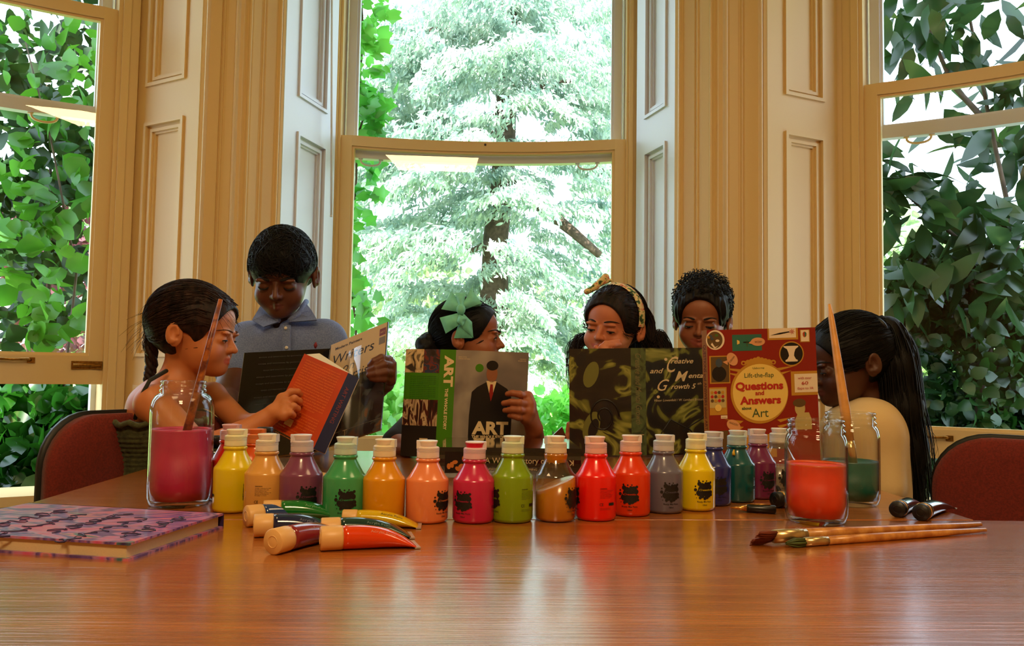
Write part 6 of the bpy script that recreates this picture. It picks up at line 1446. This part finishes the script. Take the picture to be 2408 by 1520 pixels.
    ribbon('bow_tail', [((P(690, 600, -.006), P(540, 1085, .0), P(890, 1085, .006), P(720, 600, -.008)), 8), ((P(700, 600, -.008), P(700, 900, -.012), P(905, 1080, .004), P(880, 780, .0)), 8), ((P(640, 640, -.016), P(590, 780, -.02), P(705, 860, -.022), P(780, 700, -.016)), 8)])
    q = Field(vec(P(670, 550, -.01)) - .03, vec(P(670, 550, -.01)) + .03, .002); q.ell(P(672, 545, -.012)[:], (.0125, .010, .015)); V, Fa = q.mesh(); npmesh('bow_knot', V, Fa, bm_, root)
    # dark top
    lo, hi = (-.44, 1.98, .52), (.20, 2.50, 1.0); mid = (shL + shR) / 2
    pr = [(shL, shR, .047, .047, .035), (nk + Vector((0, .005, -.025)), mid, .042, .066, .04), (shL, shL.lerp(eL, .98), .044, .040, .03), (shR, shR.lerp(eR, .45), .044, .042, .03)]
    for sx in (-1, 1): pr.append((mid + Vector((sx * .035, 0, -.03)), pel + Vector((sx * .04, 0, .0)), .068, .082, .04))
    cloth('top', root, pr, fabric('top_black', (26, 22, 26)), lo, hi, .0045, .002)
    trousers(root, hips, feet, (50, 44, 52), 'charcoal', .062, .045)
girl_bow()

# ---- laughing girl with floral headband
def girl_band():
    root = person('laughing girl with floral headband and long wavy dark hair behind the dark green book', None)
    y0 = 2.36; M = headM(at(1441, 776, y0), -34, 6, 7, 1.06); F = Field((.06, 1.98, .03), (.70, 2.52, 1.24), .003)
    add_head(F, M, smile=1.0, chub=1.06)
    nk = at(1462, 882, y0 + .03); F.cap(M @ Vector((0, .026, -.035)), nk, .032, .034, .018)
    shL, shR = at(1385, 930, y0 + .02), at(1540, 930, y0 + .02); F.cap(shL, shR, .040, .040, .03); F.cap(nk, (shL + shR) / 2, .04, .055, .03)
    pel = Vector((nk.x, y0 + .04, .62))
    for sx in (-1, 1): F.cap((shL + shR) / 2 + Vector((sx * .03, 0, -.03)), pel + Vector((sx * .035, 0, 0)), .060, .070, .04)
    eR = at(1500, 1035, 2.17); wR = at(1440, 850, 2.21); limb(F, [shR, eR, wR], [.034, .028, .018])
    K = [at(1416, 818, 2.20), at(1424, 828, 2.195), at(1430, 838, 2.19), at(1434, 848, 2.19)]
    hand(F, wR, K, [[at(1424, 808, 2.20), at(1436, 806, 2.205), at(1454, 801, 2.215)], [at(1432, 813, 2.195), at(1444, 812, 2.20), at(1458, 810, 2.21)], [at(1440, 826, 2.19), at(1452, 826, 2.2)], [at(1446, 840, 2.19), at(1456, 842, 2.2)]], [at(1425, 840, 2.215), at(1408, 828, 2.22), at(1402, 818, 2.225)], pr=.011, fr=.0068)
    eL = at(1368, 1040, 2.18); wL = at(1345, 1055, 2.09 + .03); limb(F, [shL, eL, wL], [.034, .028, .018]); KL = [wL + Vector((-.01, -.0, .03)), wL + Vector((-.0, 0, .034)), wL + Vector((.012, 0, .032)), wL + Vector((.022, 0, .026))]
    hand(F, wL, KL, [[k + Vector((0, -.002, .02)), k + Vector((0, -.004, .034))] for k in KL], [wL + Vector((.01, 0, .01)), wL + Vector((.03, 0, .02)), wL + Vector((.04, 0, .03))])
    hips = (pel + Vector((-.05, 0, -.03)), pel + Vector((.05, 0, -.03))); feet = [(Vector((pel.x - .06, y0 + .02, .34)), Vector((pel.x - .06, y0 + .04, .08))), (Vector((pel.x + .06, y0 + .02, .34)), Vector((pel.x + .06, y0 + .04, .08)))]
    legs(F, hips[0], hips[1], feet, .046, .027); finish(root, F, skinmat('skin_rose', (206, 124, 86), (178, 66, 60)), M, 1.0)
    face_parts(root, M, mat('brow_black', (18, 11, 9), .8), .45, look=(.1, 0), browt=.8, browh=.003)
    hm = hairm('hair_darkbrown', (40, 24, 20), (18, 11, 10))
    cuts = [('e', (0, -.110, -.030), (.080, .095, .112)), ('e', (.092, -.01, -.040), (.045, .034, .050)), ('e', (-.092, -.01, -.040), (.045, .034, .050)), ('p', (0, -.2, -1), .06)]
    hair_cap('hair', root, M, hm, cuts, .010)
    strands('hair_strands', root, M, hm, capdirs(900, 7, lambda p: p[2] > .0 and (p[1] > -.05 or p[2] > .09)), lambda p: (0, 1.0, -.2 - max(0, p[1]) * 9), .12, rad=.0010, lift=.0115, jit=.10, stop=lambda p: p.z < -.03)
    q = MB()
    for sx, n, seed in ((1, 230, 11), (-1, 150, 12)):
        for k in range(3):
            a = M @ Vector((sx * (.055 + .012 * k), .045 + .02 * k, .03)); b = M @ Vector((sx * .088, .05 + .01 * k, -.04))
            if sx > 0: e_ = [at(1536 + 9 * k, 790, y0 + .03), at(1558 + 11 * k, 850, y0), at(1550 + 12 * k, 930, y0 - .02)]
            else: e_ = [at(1364 - 3 * k, 800, y0 + .04), at(1356 - 4 * k, 850, y0 + .02), at(1360, 920, y0)]
            locks(q, [M @ Vector((sx * .03, .06, .10)), a, b] + e_, n // 3, lambda t: .010 + .020 * t, .0017, .006, seed + k, freq=3)
    locks(q, [M @ Vector((0, .09, .09)), M @ Vector((.0, .115, .02)), M @ Vector((.01, .115, -.06)), at(1480, 900, y0 + .09)], 160, lambda t: .03 + .03 * t, .0018, .006, 15)
    q.build('long_hair', hm, root)
    # headband over the crown with a knot
    bm_ = pat('floral_band', [(.36, (34, 60, 34)), (.44, (90, 120, 60)), (.5, (226, 204, 140)), (.58, (230, 206, 150)), (.66, (210, 110, 90))], 60, .6, .8, coat=0)
    q = MB(); n = 36; E = (.0855, .093); vs = []; W5 = 5
    for i in range(n + 1):
        a = -.18 + (math.pi + .36) * i / n; x = math.cos(a) * .0855; z = .034 + math.sin(a) * .0965
        for j in range(W5):
            yy = -.012 + .030 * (j / (W5 - 1)) + .03 * math.sin(a) * 0; bu = .0025 * math.sin(math.pi * j / (W5 - 1)); k = math.sqrt(max(0, 1 - ((yy - .02) / .101) ** 2)); vs.append(M @ Vector((x * k * (1 + bu * 8), yy, .034 + (z - .034) * k * (1 + bu * 8))))
    q.add(vs, [(i * W5 + j, (i + 1) * W5 + j, (i + 1) * W5 + j + 1, i * W5 + j + 1) for i in range(n) for j in range(W5 - 1)]); q.build('headband', bm_, root)
    F4 = Field(vec(at(1405, 668, y0 - .02)) - .06, vec(at(1405, 668, y0 - .02)) + .06, .0025)
    F4.cap(at(1398, 676, y0 - .03), at(1424, 652, y0 - .03), .008, .011, .006); F4.cap(at(1400, 672, y0 - .03), at(1436, 660, y0 - .03), .008, .005, .006); F4.cap(at(1402, 676, y0 - .03), at(1380, 686, y0 - .03), .008, .009, .006)
    V, Fa = F4.mesh(); npmesh('headband_knot', V, Fa, bm_, root)
    lo, hi = (.04, 2.06, .52), (.68, 2.56, 1.0); mid = (shL + shR) / 2
    pr = [(shL, shR, .047, .047, .035), (nk + Vector((0, .005, -.025)), mid, .042, .066, .04), (shL, shL.lerp(eL, .6), .044, .042, .03), (shR, shR.lerp(eR, .6), .044, .042, .03)]
    for sx in (-1, 1): pr.append((mid + Vector((sx * .035, 0, -.03)), pel + Vector((sx * .04, 0, .0)), .068, .082, .04))
    cloth('top', root, pr, fabric('top_grey', (96, 92, 100)), lo, hi, .0045, .002)
    trousers(root, hips, feet, (60, 66, 90), 'denim', .062, .045)
girl_band()

# ---- boy with curly hair
def boy_curls():
    root = person('smiling boy with short curly black hair looking down behind the red book', None)
    y0 = 2.40; M = headM(at(1650, 760, y0), -20, 12, 2, 1.04); F = Field((.34, 2.06, .03), (.98, 2.58, 1.24), .003)
    add_head(F, M, smile=.8, open_=.004, chub=1.05)
    nk = at(1664, 875, y0 + .04); F.cap(M @ Vector((0, .026, -.035)), nk, .034, .036, .018)
    shL, shR = at(1585, 925, y0 + .03), at(1745, 925, y0 + .03); F.cap(shL, shR, .042, .042, .03); F.cap(nk, (shL + shR) / 2, .04, .055, .03)
    pel = Vector((nk.x, y0 + .05, .63))
    for sx in (-1, 1): F.cap((shL + shR) / 2 + Vector((sx * .03, 0, -.03)), pel + Vector((sx * .035, 0, 0)), .062, .072, .04)
    for sh, sx in ((shL, -1), (shR, 1)):
        el = sh + Vector((sx * .02, -.02, -.18)); w = el + Vector((-sx * .03, -.15, .06)); limb(F, [sh, el, w], [.035, .029, .019]); K_ = [w + Vector((d_ * .012, -.035, .004)) for d_ in (-1.5, -.5, .5, 1.5)]
        hand(F, w, K_, [[k + Vector((0, -.02, -.004)), k + Vector((0, -.034, -.012))] for k in K_], [w + Vector((-sx * .012, -.01, 0)), w + Vector((-sx * .026, -.03, .002)), w + Vector((-sx * .028, -.045, 0))])
    hips = (pel + Vector((-.05, 0, -.03)), pel + Vector((.05, 0, -.03))); feet = [(Vector((pel.x - .06, y0 + .03, .34)), Vector((pel.x - .06, y0 + .05, .08))), (Vector((pel.x + .06, y0 + .03, .34)), Vector((pel.x + .06, y0 + .05, .08)))]
    legs(F, hips[0], hips[1], feet, .048, .028); finish(root, F, skinmat('skin_caramel', (150, 88, 56), (150, 66, 60)), M, .8, .004)
    face_parts(root, M, mat('brow_black', (18, 11, 9), .8), .38, look=(0, -.2), browt=.95, teeth=True)
    hm = hairm('hair_curly', (26, 20, 20), (10, 8, 8))
    cuts = [('e', (0, -.114, -.034), (.086, .088, .128)), ('e', (.092, -.010, -.042), (.044, .044, .064)), ('e', (-.092, -.010, -.042), (.044, .044, .064)), ('p', (0, -.3, -1), .045)]
    hair_cap('hair', root, M, hm, cuts, .010, extra=lambda F_: [F_.ell((0, .015, .068), (.078, .088, .052), M, .02)], rough=.006, freq=300, box=.17)
    q = MB(); r = np.random.RandomState(8); Cc = Vector((0, .018, .046))
    for p in capdirs(900, 9, lambda p: (p[2] > .072 or (p[1] > .0 and p[2] > -.03) or (p[2] > .03 and abs(p[0]) > .062)) and not (p[1] < -.05 and p[2] < .085)):
        d = (Vector(p) - Cc); d = Vector((d.x / .079, d.y / .096, d.z / .088)).normalized(); top = max(0, d.z); b = Cc + Vector((d.x * (.084 - .004 * (1 - top)), d.y * .096, d.z * .088)); u = d.orthogonal().normalized(); v = d.cross(u); R0 = r.uniform(.0025, .0055); hh = r.uniform(.004, .016) * (.5 + top); ph = r.rand() * 6.28
        if d.z > .3: b = b + Vector((0, 0, .003 * top))
        q.tube([M @ (b + d * hh * (k / 9) + (u * math.cos(ph + k * 1.1) + v * math.sin(ph + k * 1.1)) * R0) for k in range(11)], [.0012] * 10 + [.0005], 4, cap=False)
    q.build('curls', hm, root)
    lo, hi = (.32, 2.08, .52), (1.0, 2.62, 1.0); mid = (shL + shR) / 2
    pr = [(shL, shR, .048, .048, .035), (nk + Vector((0, .005, -.025)), mid, .042, .066, .04)] + [(sh, sh + Vector((sx * .013, -.013, -.11)), .045, .043, .03) for sh, sx in ((shL, -1), (shR, 1))]
    for sx in (-1, 1): pr.append((mid + Vector((sx * .035, 0, -.03)), pel + Vector((sx * .04, 0, .0)), .070, .082, .04))
    cloth('shirt', root, pr, fabric('shirt_teal', (60, 90, 96)), lo, hi, .0045, .002)
    trousers(root, hips, feet, (70, 66, 60), 'khaki', .062, .045)
boy_curls()

# ---- girl with the long ponytail at the right, profile to the left
def girl_tail():
    root = person('girl in cream top with very long black ponytail and gold earring seated at right', None)
    y0 = 1.97; M = headM(at(1996, 862, y0), -87, 14, 0, 1.07); F = Field((.62, 1.60, .02), (1.16, 2.20, 1.16), .003)
    add_head(F, M, smile=-.1)
    nk = at(2044, 958, y0 + .01); ch = at(2012, 1030, y0); F.cap(M @ Vector((0, .028, -.035)), nk, .032, .034, .018)
    shN, shF = at(2048, 1010, 1.89), at(2010, 1006, 2.05); F.cap(nk, ch, .040, .060, .03); F.cap(shN, shF, .038, .038, .035)
    pel = Vector((ch.x + .02, y0, .53)); F.cap(ch, pel, .068, .085, .03)
    for sh, yy in ((shN, 1.86), (shF, 2.07)):
        el = Vector((sh.x + .02, yy, .66)); w = Vector((sh.x - .12, yy + (.03 if yy < 1.9 else -.03), .60)); limb(F, [sh, el, w], [.034, .029, .019]); K_ = [w + Vector((-.03, d_ * .012, .004)) for d_ in (-1.5, -.5, .5, 1.5)]
        hand(F, w, K_, [[k + Vector((-.018, 0, .002)), k + Vector((-.032, 0, -.006))] for k in K_], [w + Vector((-.01, -.012, 0)), w + Vector((-.03, -.028, .002)), w + Vector((-.042, -.03, 0))])
    feet = [(pel + Vector((-.30, -.07, -.02)), Vector((pel.x - .30, y0 - .07, .08))), (pel + Vector((-.30, .07, -.02)), Vector((pel.x - .30, y0 + .07, .08)))]
    for hp, (kn, an) in zip((pel + Vector((0, -.06, 0)), pel + Vector((0, .06, 0))), feet): F.path([hp, kn, an], [.058, .046, .028], .02); F.cap(an, an + Vector((-.08, 0, -.03)), .026, .022)
    finish(root, F, skinmat('skin_deep', (84, 46, 28), (92, 40, 36)), M, -.1)
    face_parts(root, M, mat('brow_black', (18, 11, 9), .8), .45, look=(0, -.1))
    hm = hairm('hair_jet', (12, 10, 12), (4, 4, 5))
    cuts = [('e', (0, -.110, -.030), (.088, .095, .110)), ('e', (.094, .000, -.038), (.05, .030, .045)), ('e', (-.094, .000, -.038), (.05, .030, .045)), ('p', (0, -.35, -1), .056)]
    hair_cap('hair', root, M, hm, cuts, .008, rough=.0008)
    strands('hair_strands', root, M, hm, capdirs(800, 13, lambda p: p[2] > .0 and p[1] < .07 and (p[1] > -.05 or p[2] > .085)), lambda p: (0, 1.0, .1), .12, rad=.0009, lift=.009, jit=.05, stop=lambda p: p.z < -.02)
    q = MB(); tp = at(2062, 772, y0)
    pth = [tp + Vector((-.02, 0, -.01)), at(2084, 782, y0), at(2108, 860, y0 - .02), at(2120, 960, y0 - .03), at(2134, 1060, y0 - .03), at(2146, 1210, y0 - .03)]
    locks(q, pth, 520, lambda t: .022 + .028 * min(1, t * 3) + .010 * t, .0021, .005, 21, freq=2)
    locks(q, pth, 60, lambda t: .024 + .050 * t, .0008, .012, 22, freq=4)
    q.build('ponytail', hm, root)
    F5 = Field(vec(pth[0]) - np.array([.15, .12, .45]), vec(pth[0]) + np.array([.25, .12, .1]), .005); F5.path(pth, [.024, .034, .042, .046, .042, .030], .03); V, Fa = F5.mesh(); V = V + wob(V * np.array([1, 1, .2]), 200)[:, None] * .002 * np.array([1, 1, 0]); npmesh('ponytail_core', V, Fa, hm, root)
    q = MB(); c = at(2062, 768, y0 - .02); bmm = mat('bow_navy', (20, 24, 36), .5)
    for d in (Vector((-.028, 0, .030)), Vector((.012, -.01, -.030))):
        q.add([c + Vector((-.006, -.004, 0)), c + d + Vector((-.012, 0, .006)), c + d + Vector((.012, 0, -.006)), c + Vector((.006, -.004, -.004))] + [c + Vector((-.006, .008, 0)), c + d + Vector((-.012, .012, .006)), c + d + Vector((.012, .012, -.006)), c + Vector((.006, .008, -.004))], [(0, 1, 2, 3), (7, 6, 5, 4), (0, 4, 5, 1), (1, 5, 6, 2), (2, 6, 7, 3)], 0, False)
    q.tube([c + Vector((math.cos(a) * .010, -.01 + math.sin(a) * .026, math.cos(a) * -.016)) for a in [k * .35 for k in range(19)]], .006, 8); q.build('hair_bow', bmm, root)
    q = MB(); e = M @ Vector((-.081, .012, -.030)); q.tube([e + Vector((math.cos(a) * .006, 0, math.sin(a) * .0075 - .006)) for a in [k * .42 for k in range(16)]], .0011, 6); q.build('earring', GOLD, root)
    wm = fabric('top_cream', (226, 196, 142), .9, 26); lo, hi = (.60, 1.66, .42), (1.22, 2.26, 1.02)
    pr = [(shN, shF, .048, .048, .035), (nk + Vector((.004, 0, -.03)), ch, .040, .070, .04), (ch, pel + Vector((.0, 0, .0)), .078, .098, .04), (shN, Vector((shN.x + .015, 1.86, .70)), .044, .042, .05), (shF, Vector((shF.x + .015, 2.07, .70)), .044, .042, .05), (nk + Vector((0, -.03, -.035)), shN + Vector((0, .02, 0)), .034, .044, .05), (ch + Vector((.02, -.03, .0)), ch + Vector((.03, -.02, -.15)), .085, .085, .05)]
    cloth('top', root, pr, wm, lo, hi, .0042, .0045, [(nk + Vector((-.012, 0, .03)), nk + Vector((-.0, 0, .08)), .044, .044, .006)])
    q = MB(); q.tube([nk + Vector((-.008 + math.cos(a) * .045, math.sin(a) * .044, -.010 - .018 * -math.cos(a))) for a in [k * .3 for k in range(22)]], .0050, 8); q.build('neckband', wm, root)
    cloth('skirt', root, [(pel, pel + Vector((-.28, 0, 0)), .100, .095, .03)], fabric('skirt_blue', (96, 100, 136)), (.50, 1.80, .38), (1.24, 2.14, .68), .006)
    c2 = (pel.x + .02, y0); ch2 = chair((c2[0], c2[1], 0), 0, 'red chair under the girl with the long ponytail, hidden by the table', zt=.66, zb_=.55)
    ch2.rotation_euler = (0, 0, R(-90))
girl_tail()
